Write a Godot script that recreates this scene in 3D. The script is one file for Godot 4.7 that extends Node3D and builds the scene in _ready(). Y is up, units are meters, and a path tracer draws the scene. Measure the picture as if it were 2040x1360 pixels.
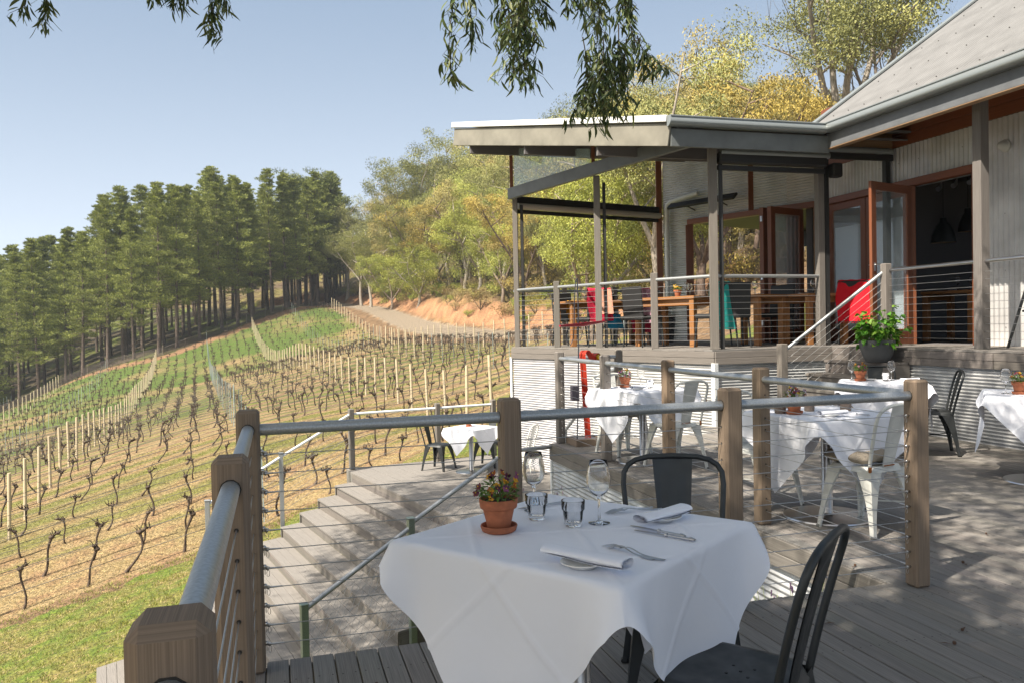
extends Node3D
# A vineyard restaurant: decks, cable rails, laid tables, a corrugated iron building, a vineyard and forest behind.
# Grid: x along the front rail of the near deck, -z away from it, y up, origin on the deck under the camera.
const EYE := Vector3(0, 1.4083, 0)
const DECK2 := 1.022      # the verandah floor
const LAND := -1.05       # the lower landing
var used := {}
var M := {}
var rng := RandomNumberGenerator.new()

class MB:
	var v := PackedVector3Array()
	var n := PackedVector3Array()
	var t := PackedVector2Array()
	var c := PackedColorArray()
	var ix := PackedInt32Array()
	var col := Color(1, 1, 1)
	var xf := Transform3D()
	var uo := Vector2.ZERO
	func vert(p: Vector3, nn: Vector3, uv: Vector2) -> int:
		v.append(xf * p)
		n.append((xf.basis * nn).normalized())
		t.append(uv + uo)
		c.append(col)
		return v.size() - 1
	func tri(a: int, b: int, d: int) -> void:
		var f := (v[b] - v[a]).cross(v[d] - v[a])
		if f.dot(n[a] + n[b] + n[d]) > 0.0:
			ix.append(a); ix.append(d); ix.append(b)
		else:
			ix.append(a); ix.append(b); ix.append(d)
	func quad(a: int, b: int, d: int, e: int) -> void:
		tri(a, b, d)
		tri(a, d, e)
	func face(p: Array, nn: Vector3, ax: Vector3, cr: Vector3) -> void:
		var k: Array = []
		for q in p:
			k.append(vert(q, nn, Vector2(q.dot(ax), q.dot(cr))))
		for i in range(1, k.size() - 1):
			tri(k[0], k[i], k[i + 1])
	# a box with its grain along axis g, chamfered by ch
	func box(s: Vector3, at: Vector3, g := -1, ch := 0.0, b := Basis()) -> void:
		var keep := xf
		xf = xf * Transform3D(b, at)
		if g < 0:
			g = 0 if s.x >= s.y and s.x >= s.z else (1 if s.y >= s.z else 2)
		var ax := [Vector3.RIGHT, Vector3.UP, Vector3.BACK]
		var h := s * 0.5
		for a in 3:
			var b1 := (a + 1) % 3
			var b2 := (a + 2) % 3
			for sg in [-1.0, 1.0]:
				var p: Array = []
				for q in [[-1, -1], [1, -1], [1, 1], [-1, 1]]:
					p.append(ax[a] * h[a] * sg + ax[b1] * (h[b1] - ch) * q[0] + ax[b2] * (h[b2] - ch) * q[1])
				var al: Vector3 = ax[g] if a != g else ax[b1]
				var cr: Vector3 = ax[3 - a - g] if a != g else ax[b2]
				face(p, ax[a] * sg, al, cr)
			if ch > 0.0:
				for s1 in [-1.0, 1.0]:
					for s2 in [-1.0, 1.0]:
						var p2: Array = []
						for e in [-1.0, 1.0]:
							var base: Vector3 = ax[a] * (h[a] - ch) * e
							var q1: Vector3 = base + ax[b1] * h[b1] * s1 + ax[b2] * (h[b2] - ch) * s2
							var q2: Vector3 = base + ax[b1] * (h[b1] - ch) * s1 + ax[b2] * h[b2] * s2
							if e < 0:
								p2.append(q1); p2.append(q2)
							else:
								p2.append(q2); p2.append(q1)
						face(p2, ax[b1] * s1 + ax[b2] * s2, ax[g], ax[b1] if g != b1 else ax[b2])
		if ch > 0.0:
			for sx in [-1.0, 1.0]:
				for sy in [-1.0, 1.0]:
					for sz in [-1.0, 1.0]:
						var o := Vector3(sx * (h.x - ch), sy * (h.y - ch), sz * (h.z - ch))
						face([o + Vector3(sx * ch, 0, 0), o + Vector3(0, sy * ch, 0), o + Vector3(0, 0, sz * ch)], Vector3(sx, sy, sz), ax[g], ax[(g + 1) % 3])
		xf = keep
	# a slab: polygon in plan (Vector2 x,z), top height, thickness, grain direction in plan
	func slab(poly: Array, y: float, th: float, gd := Vector2(1, 0)) -> void:
		var g := Vector3(gd.x, 0, gd.y).normalized()
		var cr := Vector3(-g.z, 0, g.x)
		var up: Array = []
		var dn: Array = []
		var mid := Vector2.ZERO
		for q in poly:
			up.append(Vector3(q.x, y, q.y))
			dn.append(Vector3(q.x, y - th, q.y))
			mid += q / poly.size()
		face(up, Vector3.UP, g, cr)
		face(dn, Vector3.DOWN, g, cr)
		for i in poly.size():
			var j := (i + 1) % poly.size()
			var d: Vector2 = poly[j] - poly[i]
			var nn := Vector3(d.y, 0, -d.x)
			var m2: Vector2 = (poly[i] + poly[j]) * 0.5 - mid
			if nn.x * m2.x + nn.z * m2.y < 0:
				nn = -nn
			face([up[i], up[j], dn[j], dn[i]], nn, Vector3(d.x, 0, d.y).normalized(), Vector3.UP)
	func tube(p: Array, r, sides := 8, cap := true) -> void:
		var m := p.size()
		var dirs: Array = []
		for i in m:
			var d: Vector3 = p[mini(i + 1, m - 1)] - p[maxi(i - 1, 0)]
			dirs.append(d.normalized())
		var d0: Vector3 = dirs[0]
		var u: Vector3 = d0.cross(Vector3.UP if absf(d0.y) < 0.9 else Vector3.RIGHT).normalized()
		var rings: Array = []
		var len := 0.0
		for i in m:
			var d: Vector3 = dirs[i]
			u = (u - d * u.dot(d)).normalized()
			var w: Vector3 = d.cross(u)
			if i > 0:
				len += p[i].distance_to(p[i - 1])
			var rr: float = r[i] if r is Array else r
			var ring: Array = []
			for k in sides + 1:
				var a := TAU * k / sides
				var o: Vector3 = u * cos(a) + w * sin(a)
				ring.append(vert(p[i] + o * rr, o, Vector2(len, rr * a)))
			rings.append(ring)
		for i in m - 1:
			for k in sides:
				quad(rings[i][k], rings[i][k + 1], rings[i + 1][k + 1], rings[i + 1][k])
		if cap:
			for e in [0, m - 1]:
				var nn: Vector3 = -dirs[0] if e == 0 else dirs[m - 1]
				var rr2: float = r[e] if r is Array else r
				if rr2 > 0.0004:
					var ks: Array = []
					for k in sides:
						var q: Vector3 = xf.affine_inverse() * v[rings[e][k]]
						ks.append(vert(q, nn, Vector2(q.x, q.z)))
					for k in range(1, sides - 1):
						tri(ks[0], ks[k], ks[k + 1])
	# a body of revolution; profile of Vector2(radius, height)
	func lathe(pr: Array, at := Vector3.ZERO, segs := 20, wob := 0.0) -> void:
		var m := pr.size()
		var ns: Array = []
		for i in m - 1:
			var d: Vector2 = (pr[i + 1] - pr[i])
			ns.append(Vector2(d.y, -d.x).normalized())
		for i in m - 1:
			var n0: Vector2 = ns[i]
			var n1: Vector2 = ns[i]
			if i > 0 and ns[i - 1].dot(ns[i]) > 0.6:
				n0 = (ns[i - 1] + ns[i]).normalized()
			if i < m - 2 and ns[i + 1].dot(ns[i]) > 0.6:
				n1 = (ns[i + 1] + ns[i]).normalized()
			var A: Array = []
			var B: Array = []
			for k in segs + 1:
				var a := TAU * k / segs
				var wb := 1.0 + wob * sin(a * 2.0 + 1.0)
				var o := Vector3(cos(a), 0, sin(a))
				A.append(vert(at + o * pr[i].x * wb + Vector3(0, pr[i].y, 0), o * n0.x + Vector3(0, n0.y, 0), Vector2(a * 0.1, pr[i].y)))
				B.append(vert(at + o * pr[i + 1].x * wb + Vector3(0, pr[i + 1].y, 0), o * n1.x + Vector3(0, n1.y, 0), Vector2(a * 0.1, pr[i + 1].y)))
			for k in segs:
				quad(A[k], A[k + 1], B[k + 1], B[k])
	func grid(nu: int, nv: int, fn: Callable, us := 1.0, vs := 1.0, flip := false) -> void:
		var P: Array = []
		for j in nv + 1:
			for i in nu + 1:
				P.append(fn.call(float(i) / nu, float(j) / nv))
		var w := nu + 1
		var base := v.size()
		for j in nv + 1:
			for i in w:
				var du: Vector3 = P[j * w + mini(i + 1, nu)] - P[j * w + maxi(i - 1, 0)]
				var dv: Vector3 = P[mini(j + 1, nv) * w + i] - P[maxi(j - 1, 0) * w + i]
				var nn := du.cross(dv)
				if flip:
					nn = -nn
				if nn.length_squared() < 1e-16:
					nn = Vector3.UP
				vert(P[j * w + i], nn.normalized(), Vector2(us * i / nu, vs * j / nv))
		for j in nv:
			for i in nu:
				var a := base + j * w + i
				quad(a, a + 1, a + w + 1, a + w)
	# a leaf: folded blade from base along dir
	func leaf(p: Vector3, dir: Vector3, side: Vector3, len: float, wid: float, droop := 0.0) -> void:
		var nn := side.cross(dir).normalized()
		var m := p + dir * len * 0.45 - Vector3(0, droop * len * 0.3, 0)
		var e := p + dir * len - Vector3(0, droop * len, 0)
		var a := vert(p, nn, Vector2(0, 0.5))
		var b := vert(m + side * wid * 0.5 + nn * wid * 0.12, nn - side * 0.3, Vector2(0.5, 1))
		var d := vert(m - side * wid * 0.5 + nn * wid * 0.12, nn + side * 0.3, Vector2(0.5, 0))
		var f := vert(e, nn, Vector2(1, 0.5))
		tri(a, b, f)
		tri(a, f, d)
	func ball(at: Vector3, r: Vector3, su := 10, sv := 6) -> void:
		grid(su, sv, func(u, w): 
			var a: float = TAU * u
			var b: float = PI * (w - 0.5)
			return at + Vector3(cos(a) * cos(b) * r.x, sin(b) * r.y, sin(a) * cos(b) * r.z), 1, 1, true)
	func mesh() -> ArrayMesh:
		var a := []
		a.resize(Mesh.ARRAY_MAX)
		a[Mesh.ARRAY_VERTEX] = v
		a[Mesh.ARRAY_NORMAL] = n
		a[Mesh.ARRAY_TEX_UV] = t
		a[Mesh.ARRAY_COLOR] = c
		a[Mesh.ARRAY_INDEX] = ix
		var me := ArrayMesh.new()
		me.add_surface_from_arrays(Mesh.PRIMITIVE_TRIANGLES, a)
		return me

func numbered(s: String) -> String:
	var k: int = used.get(s, 0)
	used[s] = k + 1
	return s if k == 0 else "%s_%03d" % [s, k]
func tag(o: Node, label: String, category := "", group := "") -> Node:
	if label: o.set_meta("label", label)
	if category: o.set_meta("category", category)
	if group: o.set_meta("group", group)
	return o
func thing(called: String, label: String, category: String, at := Vector3.ZERO, turn := 0.0, group := "") -> Node3D:
	var o := Node3D.new()
	o.name = numbered(called)
	add_child(o, true)
	o.position = at
	o.rotation.y = turn
	tag(o, label, category, group)
	return o
func part(called: String, me, m: Material, parent: Node, label := "") -> MeshInstance3D:
	var o := MeshInstance3D.new()
	o.name = called
	o.mesh = me.mesh() if me is MB else me
	o.material_override = m
	if parent == self:
		o.name = numbered(called)
	parent.add_child(o, true)
	if label: o.set_meta("label", label)
	return o
func solo(called: String, me, m: Material, label: String, category: String, group := "") -> MeshInstance3D:
	var o := part(called, me, m, self)
	tag(o, label, category, group)
	return o
func struct(called: String, me, m: Material) -> MeshInstance3D:
	var o := part(called, me, m, self)
	o.set_meta("kind", "structure")
	return o
func many(called: String, me, m: Material, parent: Node, tfs: Array, cols := []) -> MultiMeshInstance3D:
	var mm := MultiMesh.new()
	mm.transform_format = MultiMesh.TRANSFORM_3D
	mm.use_colors = cols.size() > 0
	mm.mesh = me.mesh() if me is MB else me
	mm.instance_count = tfs.size()
	for i in tfs.size():
		mm.set_instance_transform(i, tfs[i])
		if cols.size() > 0:
			mm.set_instance_color(i, cols[i])
	var o := MultiMeshInstance3D.new()
	o.name = called if parent != self else numbered(called)
	o.multimesh = mm
	o.material_override = m
	o.set_meta("kind", "stuff")
	parent.add_child(o, true)
	return o
func dup(root: Node3D, at: Vector3, turn: float, label: String, group := "") -> Node3D:
	var r: Node3D = root.duplicate()
	r.name = numbered(String(root.name).rstrip("0123456789").trim_suffix("_"))
	add_child(r, true)
	r.position = at
	r.rotation = Vector3(0, turn, 0)
	r.set_meta("label", label)
	if group: r.set_meta("group", group)
	return r
func R(a: float, b: float) -> float:
	return rng.randf_range(a, b)
# yaw that turns local -Z to face direction d (x,z)
func yaw(d: Vector2) -> float:
	return atan2(-d.x, -d.y)

# ---------- materials ----------
func lin(r: float, g: float, b: float, a := 1.0) -> Color:
	var q := Color(r, g, b).linear_to_srgb()
	q.a = a
	return q
func mat(called: String, col: Color, rough := 0.8, metal := 0.0, vc := true) -> StandardMaterial3D:
	var m := StandardMaterial3D.new()
	m.resource_name = called
	m.albedo_color = col
	m.roughness = rough
	m.metallic = metal
	m.vertex_color_use_as_albedo = vc
	M[called] = m
	return m
# streaky grain running along u
func grain_image(w: int, h: int, sd: int, fu: float, fv: float, lo: float, hi: float, streak: float) -> Image:
	var a := FastNoiseLite.new()
	a.seed = sd
	a.noise_type = FastNoiseLite.TYPE_SIMPLEX
	a.fractal_octaves = 3
	a.frequency = 1.0
	var b := FastNoiseLite.new()
	b.seed = sd + 7
	b.fractal_octaves = 2
	b.frequency = 1.0
	var im := Image.create(w, h, false, Image.FORMAT_RGB8)
	for y in h:
		var sy := float(y) / h
		for x in w:
			var ang := TAU * x / w
			# wrap along u by walking a circle
			var cx := cos(ang) * fu / TAU
			var sx := sin(ang) * fu / TAU
			var g := a.get_noise_3d(cx, sx, sy * fv) * 0.5 + 0.5
			var f := b.get_noise_3d(cx * 0.6 + 9.0, sx * 0.6, sy * fv * 4.0) * 0.5 + 0.5
			var k := clampf(lo + (hi - lo) * (g * (1.0 - streak) + f * streak), 0, 1)
			im.set_pixel(x, y, Color(k, k * 0.99, k * 0.975))
	return im
func tex(im: Image) -> ImageTexture:
	im.generate_mipmaps()
	return ImageTexture.create_from_image(im)
func noise_tex(sd: int, freq: float, oct: int, size: int, lo: float, hi: float, normal := false, bump := 4.0) -> NoiseTexture2D:
	var nz := FastNoiseLite.new()
	nz.seed = sd
	nz.frequency = freq
	nz.fractal_octaves = oct
	var t := NoiseTexture2D.new()
	t.width = size
	t.height = size
	t.seamless = true
	t.noise = nz
	if normal:
		t.as_normal_map = true
		t.bump_strength = bump
	else:
		var g := Gradient.new()
		g.set_color(0, Color(lo, lo, lo))
		g.set_color(1, Color(hi, hi, hi))
		t.color_ramp = g
	return t
func wooden(called: String, col: Color, t: Texture2D, sc: Vector2, rough := 0.85, bump := 0.12) -> StandardMaterial3D:
	var m := mat(called, col, rough)
	m.albedo_texture = t
	m.uv1_scale = Vector3(sc.x, sc.y, 1)
	m.heightmap_enabled = true
	m.heightmap_texture = t
	m.heightmap_scale = bump
	return m
func make_materials() -> void:
	var g1 := tex(grain_image(512, 384, 11, 6.0, 26.0, 0.60, 1.0, 0.75))
	var g2 := tex(grain_image(512, 384, 23, 5.0, 26.0, 0.62, 1.0, 0.75))
	wooden("grey_timber", lin(0.335, 0.325, 0.315), g1, Vector2(0.7, 5.0))
	wooden("post_timber", lin(0.34, 0.26, 0.195), g2, Vector2(0.9, 6.0))
	wooden("old_timber", lin(0.275, 0.258, 0.245), g1, Vector2(0.6, 4.0))
	wooden("red_timber", lin(0.30, 0.105, 0.048), g2, Vector2(0.8, 5.0), 0.45, 0.03)
	wooden("table_timber", lin(0.50, 0.24, 0.09), g2, Vector2(0.8, 4.0), 0.45, 0.03)
	wooden("ply", lin(0.42, 0.27, 0.15), g2, Vector2(0.3, 2.0), 0.6, 0.02)
	var spots := noise_tex(5, 0.05, 4, 256, 0.82, 1.0)
	var rgh := noise_tex(6, 0.04, 4, 256, 0.34, 0.6)
	var m := mat("galv", lin(0.50, 0.53, 0.55), 1.0, 0.75)
	m.albedo_texture = spots
	m.roughness_texture = rgh
	m.uv1_triplanar = true
	m.uv1_scale = Vector3(7, 7, 7)
	m = mat("zinc", lin(0.66, 0.68, 0.70), 0.5, 0.35)
	m.albedo_texture = noise_tex(8, 0.01, 4, 256, 0.80, 1.0)
	m.uv1_triplanar = true
	m.uv1_scale = Vector3(0.6, 0.6, 0.6)
	m = mat("roof", lin(0.205, 0.21, 0.215), 0.6, 0.2)
	m.albedo_texture = M.zinc.albedo_texture
	m.uv1_triplanar = true
	mat("steel", lin(0.55, 0.55, 0.56), 0.28, 1.0)
	mat("wire", lin(0.42, 0.43, 0.44), 0.4, 0.8)
	m = mat("grey_paint", lin(0.150, 0.165, 0.178), 0.55)
	m.albedo_texture = noise_tex(9, 0.008, 4, 256, 0.82, 1.0)
	m.uv1_triplanar = true
	m = mat("fascia_paint", lin(0.25, 0.245, 0.215), 0.6)
	m.albedo_texture = M.grey_paint.albedo_texture
	m.uv1_triplanar = true
	mat("white_trim", lin(0.72, 0.76, 0.78), 0.5)
	mat("gutter_metal", lin(0.24, 0.27, 0.28), 0.38, 0.3)
	mat("reflected_sky", lin(0.40, 0.47, 0.53), 0.7)  # flat pale blue painted in place of sky reflected by the door glass
	mat("black", lin(0.018, 0.019, 0.02), 0.6)
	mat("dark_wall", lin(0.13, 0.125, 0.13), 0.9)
	mat("white_wall", lin(0.6, 0.6, 0.58), 0.9)
	m = mat("cloth", lin(0.79, 0.82, 0.90), 0.9, 0.0, false)
	m.normal_enabled = true
	m.normal_texture = noise_tex(31, 0.012, 3, 512, 0, 1, true, 3.0)
	m.normal_scale = 0.35
	m.uv1_scale = Vector3(1, 1, 1)
	m.rim_enabled = true
	m.rim = 0.2
	m = mat("gunmetal", lin(0.045, 0.05, 0.053), 0.42, 0.55)
	m.roughness_texture = noise_tex(33, 0.02, 3, 256, 0.32, 0.62)
	m.roughness = 1.0
	m.uv1_triplanar = true
	m.uv1_scale = Vector3(2, 2, 2)
	m = mat("white_enamel", lin(0.70, 0.72, 0.69), 0.4)
	m.albedo_texture = noise_tex(35, 0.015, 3, 256, 0.85, 1.0)
	m.uv1_triplanar = true
	m.uv1_scale = Vector3(2, 2, 2)
	mat("rust", lin(0.30, 0.11, 0.03), 0.9)
	m = mat("terracotta", lin(0.48, 0.16, 0.075), 0.85)
	m.albedo_texture = noise_tex(37, 0.02, 4, 256, 0.78, 1.0)
	m.uv1_triplanar = true
	m.uv1_scale = Vector3(5, 5, 5)
	m = mat("planter_grey", lin(0.13, 0.135, 0.14), 0.85)
	m.albedo_texture = noise_tex(38, 0.02, 4, 256, 0.8, 1.0)
	m.uv1_triplanar = true
	mat("china", lin(0.78, 0.78, 0.76), 0.25)
	mat("stoneware", lin(0.26, 0.20, 0.16), 0.8)
	mat("soil", lin(0.05, 0.035, 0.025), 1.0)
	m = mat("leaf", lin(1, 1, 1), 0.55)
	m.backlight_enabled = true
	m.backlight = lin(0.30, 0.30, 0.30)
	m = mat("tree_leaf", lin(1, 1, 1), 0.7)
	m.backlight_enabled = true
	m.backlight = lin(0.36, 0.36, 0.36)
	m = mat("bark", lin(1, 1, 1), 0.95)
	m.albedo_texture = noise_tex(41, 0.03, 4, 256, 0.55, 1.0)
	m.uv1_triplanar = true
	m.uv1_scale = Vector3(1, 0.3, 1)
	mat("plain", lin(1, 1, 1), 0.8)
	mat("glossy", lin(1, 1, 1), 0.35)
	m = mat("wool", lin(1, 1, 1), 1.0)
	m.normal_enabled = true
	m.normal_texture = noise_tex(45, 0.08, 2, 256, 0, 1, true, 8.0)
	m.uv1_triplanar = true
	m.uv1_scale = Vector3(4, 4, 4)
	m = mat("pane", Color(0.85, 0.92, 0.95, 0.10), 0.0, 0.0, false)
	m.transparency = BaseMaterial3D.TRANSPARENCY_ALPHA
	m = mat("hazy_pane", Color(0.75, 0.85, 0.9, 0.30), 0.02, 0.0, false)
	m.transparency = BaseMaterial3D.TRANSPARENCY_ALPHA
	m = mat("glass", Color(1, 1, 1, 0.0), 0.0, 0.0, false)
	m.refraction_enabled = true
	m.refraction_scale = 0.045
	m = mat("ground", lin(1, 1, 1), 1.0)
	m.albedo_texture = noise_tex(51, 0.03, 5, 512, 0.5, 1.0)
	m.uv1_triplanar = true
	m.uv1_world_triplanar = true
	m.uv1_scale = Vector3(0.35, 0.35, 0.35)
	m.normal_enabled = true
	m.normal_texture = noise_tex(52, 0.05, 5, 512, 0, 1, true, 10.0)
	m.normal_scale = 1.6
# ---------- the lie of the land ----------
const CTRL := [Vector3(-7.2,-5.0,-24.8),Vector3(-7.2,-4.75,-26.9),Vector3(-7.3,-4.55,-29.4),Vector3(-7.5,-4.6,-32.2),Vector3(-7.7,-4.2,-41.6),Vector3(-9.2,-4.81,-52.2),Vector3(-11.0,-5.80,-67.5),Vector3(-16.8,-2.33,-134.7),Vector3(4.0,-2.43,-48.5),Vector3(4.2,-2.10,-36.2),Vector3(6.0,-2.22,-34.6),Vector3(8.2,-2.29,-33.4),Vector3(1.3,-2.35,-64.0),Vector3(15.0,-0.50,-81.0),Vector3(10.3,-0.19,-76.1),Vector3(19.1,-0.49,-72.5),Vector3(15.8,0.95,-118.2),Vector3(12.6,5.33,-157.7),Vector3(-40.9,-10.31,-146.6),Vector3(-29.4,-5.00,-143.4),Vector3(-7.7,1.27,-142.6),Vector3(4.3,5.56,-154.9),Vector3(-4.2,-4.26,-15.4),Vector3(-2.5,-3.85,-17.2),Vector3(0.8,-3.64,-24.6),Vector3(24.7,0.67,-88.6),Vector3(23.3,2.01,-107.8),Vector3(-6.4,-4.99,-22.2),Vector3(-2.5,-4.24,-22.4),Vector3(-1.4,-3.02,-31.5),Vector3(2.5,-1.90,-12.0),Vector3(0.0,-2.60,-10.0),Vector3(-3.0,-3.30,-3.0),Vector3(6.0,-1.00,-14.0),Vector3(9.0,0.00,-8.0),Vector3(12.0,0.50,-2.0),Vector3(4.0,-0.80,4.0),Vector3(-6.0,-3.60,6.0),Vector3(18.0,2.50,-16.0),Vector3(9.0,-0.20,-22.0),Vector3(5.0,-1.10,-20.0),Vector3(-62,-5.0,-205),Vector3(-25,4.5,-200),Vector3(-50,8,-265),Vector3(0,20,-265),Vector3(8,9.5,-210),Vector3(34,6.5,-110),Vector3(45,6.0,-70),Vector3(50,12.0,-150),Vector3(28,4.0,-40),Vector3(30,12.0,-190),Vector3(-60,-14,-90),Vector3(-40,-12,-20)]
var W := PackedFloat64Array()
var HG := PackedFloat32Array()
const HX0 := -170.0
const HZ0 := -330.0
const HS := 2.0
const HNX := 190
const HNZ := 200
const FENCE := [Vector2(-72, -149), Vector2(-41, -146), Vector2(-29, -143), Vector2(-17, -136), Vector2(-8, -143), Vector2(4, -155), Vector2(9, -164)]
const ROAD := [Vector2(31, -62), Vector2(26, -76), Vector2(22.0, -92), Vector2(20.0, -106), Vector2(18.4, -122), Vector2(16.4, -140), Vector2(13.5, -158), Vector2(8, -172), Vector2(0, -184)]
func solve_land() -> void:
	var n := CTRL.size()
	var m := n + 3
	var A: Array = []
	for i in m:
		var row := PackedFloat64Array()
		row.resize(m + 1)
		A.append(row)
	for i in n:
		for j in n:
			var d := Vector2(CTRL[i].x - CTRL[j].x, CTRL[i].z - CTRL[j].z).length_squared() / 2500.0
			A[i][j] = 0.5 * d * log(d) if d > 1e-12 else 0.004
		A[i][n] = 1.0; A[i][n + 1] = CTRL[i].x / 50.0; A[i][n + 2] = CTRL[i].z / 50.0
		A[n][i] = 1.0; A[n + 1][i] = CTRL[i].x / 50.0; A[n + 2][i] = CTRL[i].z / 50.0
		A[i][m] = CTRL[i].y
	for i in m:
		var p := i
		for r in range(i + 1, m):
			if absf(A[r][i]) > absf(A[p][i]): p = r
		var sw = A[i]; A[i] = A[p]; A[p] = sw
		for r in m:
			if r != i and A[r][i] != 0.0:
				var f: float = A[r][i] / A[i][i]
				for k in range(i, m + 1):
					A[r][k] -= f * A[i][k]
	W.resize(m)
	for i in m: W[i] = A[i][m] / A[i][i]
	HG.resize(HNX * HNZ)
	for j in HNZ:
		for i in HNX:
			HG[j * HNX + i] = tps(HX0 + i * HS, HZ0 + j * HS)
func tps(x: float, z: float) -> float:
	var n := CTRL.size()
	var s := W[n] + W[n + 1] * x / 50.0 + W[n + 2] * z / 50.0
	for i in n:
		var p: Vector3 = CTRL[i]
		var d := ((p.x - x) * (p.x - x) + (p.z - z) * (p.z - z)) / 2500.0
		if d > 1e-12: s += W[i] * 0.5 * d * log(d)
	return clampf(s, -22.0, 32.0)
func near_line(L: Array, q: Vector2) -> Vector2:   # x: distance, signed + on the right side going along; y: where along
	var best := 1e9
	var out := Vector2(1e9, 0)
	var run := 0.0
	for i in L.size() - 1:
		var d: Vector2 = L[i + 1] - L[i]
		var l := d.length()
		var t := clampf((q - L[i]).dot(d) / (l * l), 0, 1)
		var e: Vector2 = q - L[i] - d * t
		if e.length() < best:
			best = e.length()
			out = Vector2(best * (-1.0 if d.cross(e) < 0.0 else 1.0), run + l * t)
		run += l
	return out
var lump := FastNoiseLite.new()
func ground_y(x: float, z: float) -> float:
	var fx := clampf((x - HX0) / HS, 0, HNX - 1.001)
	var fz := clampf((z - HZ0) / HS, 0, HNZ - 1.001)
	var i := int(fx)
	var j := int(fz)
	fx -= i; fz -= j
	var a := HG[j * HNX + i]
	var b := HG[j * HNX + i + 1]
	var c := HG[(j + 1) * HNX + i]
	var d := HG[(j + 1) * HNX + i + 1]
	var y := (a * (1 - fx) + b * fx) * (1 - fz) + (c * (1 - fx) + d * fx) * fz
	if z < -45.0 and x > -10.0:
		var r := near_line(ROAD, Vector2(x, z))
		if r.x > 2.0 and r.x < 60.0:
			var k := smoothstep(2.3, 5.2, r.x + lump.get_noise_2d(r.y * 6.0, 3.0) * 0.9)
			y += k * (1.5 + 0.5 * lump.get_noise_2d(x * 30.0, z * 30.0) + lump.get_noise_2d(x * 5.0, z * 5.0) * 0.9 + 0.6 * lump.get_noise_2d(r.y * 2.0, 9.0))
	if x > -1.5 and z > -16.0:
		y = minf(y, -1.25 if x < 9.0 else 0.6)
	return y
const ROW := Vector2(0.955, -0.296)
const ROWP := Vector2(-0.296, -0.955)
const ROW0 := Vector2(-4.3, -21.6)
func row_of(x: float, z: float) -> float:
	return (Vector2(x, z) - ROW0).dot(ROWP) / 2.5
func in_vines(x: float, z: float) -> bool:
	var q := Vector2(x, z)
	if row_of(x, z) < -0.2: return false
	if z < -58.0 and near_line(ROAD, q).x > -5.5: return false
	if z > -59.0 and x > 14.0 + (-z - 30.0) * 0.4: return false
	if z > -24.0 and x > 3.0: return false
	var f := near_line(FENCE, q)
	return f.x > 3.5
func make_ground() -> void:
	lump.seed = 4
	lump.frequency = 0.05
	lump.fractal_octaves = 3
	solve_land()
	var fine := FastNoiseLite.new()
	fine.seed = 8
	fine.frequency = 0.35
	fine.fractal_octaves = 3
	var angs: Array = []
	var a := -180.0
	while a < 180.0:
		angs.append(a)
		a += 0.23 if a > -24.5 and a < 54.0 else 5.0
	var rings: Array = []
	var r := 1.2
	while r < 420.0:
		rings.append(r)
		r *= 1.0105
	var mb := MB.new()
	var wdt := angs.size()
	for ri in rings.size():
		for ai in wdt:
			var th: float = deg_to_rad(angs[ai])
			var x: float = sin(th) * rings[ri]
			var z: float = -cos(th) * rings[ri]
			var y := ground_y(x, z)
			var visible: bool = angs[ai] > -30 and angs[ai] < 56
			var col := Color(0.30, 0.25, 0.12)
			var nz := 0.0
			if visible:
				nz = fine.get_noise_2d(x * 3.0, z * 3.0)
				col = ground_color(x, z, nz, fine)
				if rings[ri] < 60.0:
					y += nz * 0.035
			mb.col = col
			mb.vert(Vector3(x, y, z), Vector3.UP, Vector2(x, z))
	for ri in rings.size() - 1:
		for ai in wdt:
			var b := (ai + 1) % wdt
			var p := ri * wdt
			mb.ix.append_array(PackedInt32Array([p + ai, p + wdt + ai, p + wdt + b, p + ai, p + wdt + b, p + b]))
	# smooth normals
	var nn := PackedVector3Array()
	nn.resize(mb.v.size())
	for k in range(0, mb.ix.size(), 3):
		var i0 := mb.ix[k]
		var i1 := mb.ix[k + 1]
		var i2 := mb.ix[k + 2]
		var f := (mb.v[i2] - mb.v[i0]).cross(mb.v[i1] - mb.v[i0])
		nn[i0] += f; nn[i1] += f; nn[i2] += f
	for k in nn.size():
		var q := nn[k].normalized()
		nn[k] = q if q.y >= 0 else -q
	mb.n = nn
	struct("ground", mb, M.ground)
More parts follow.
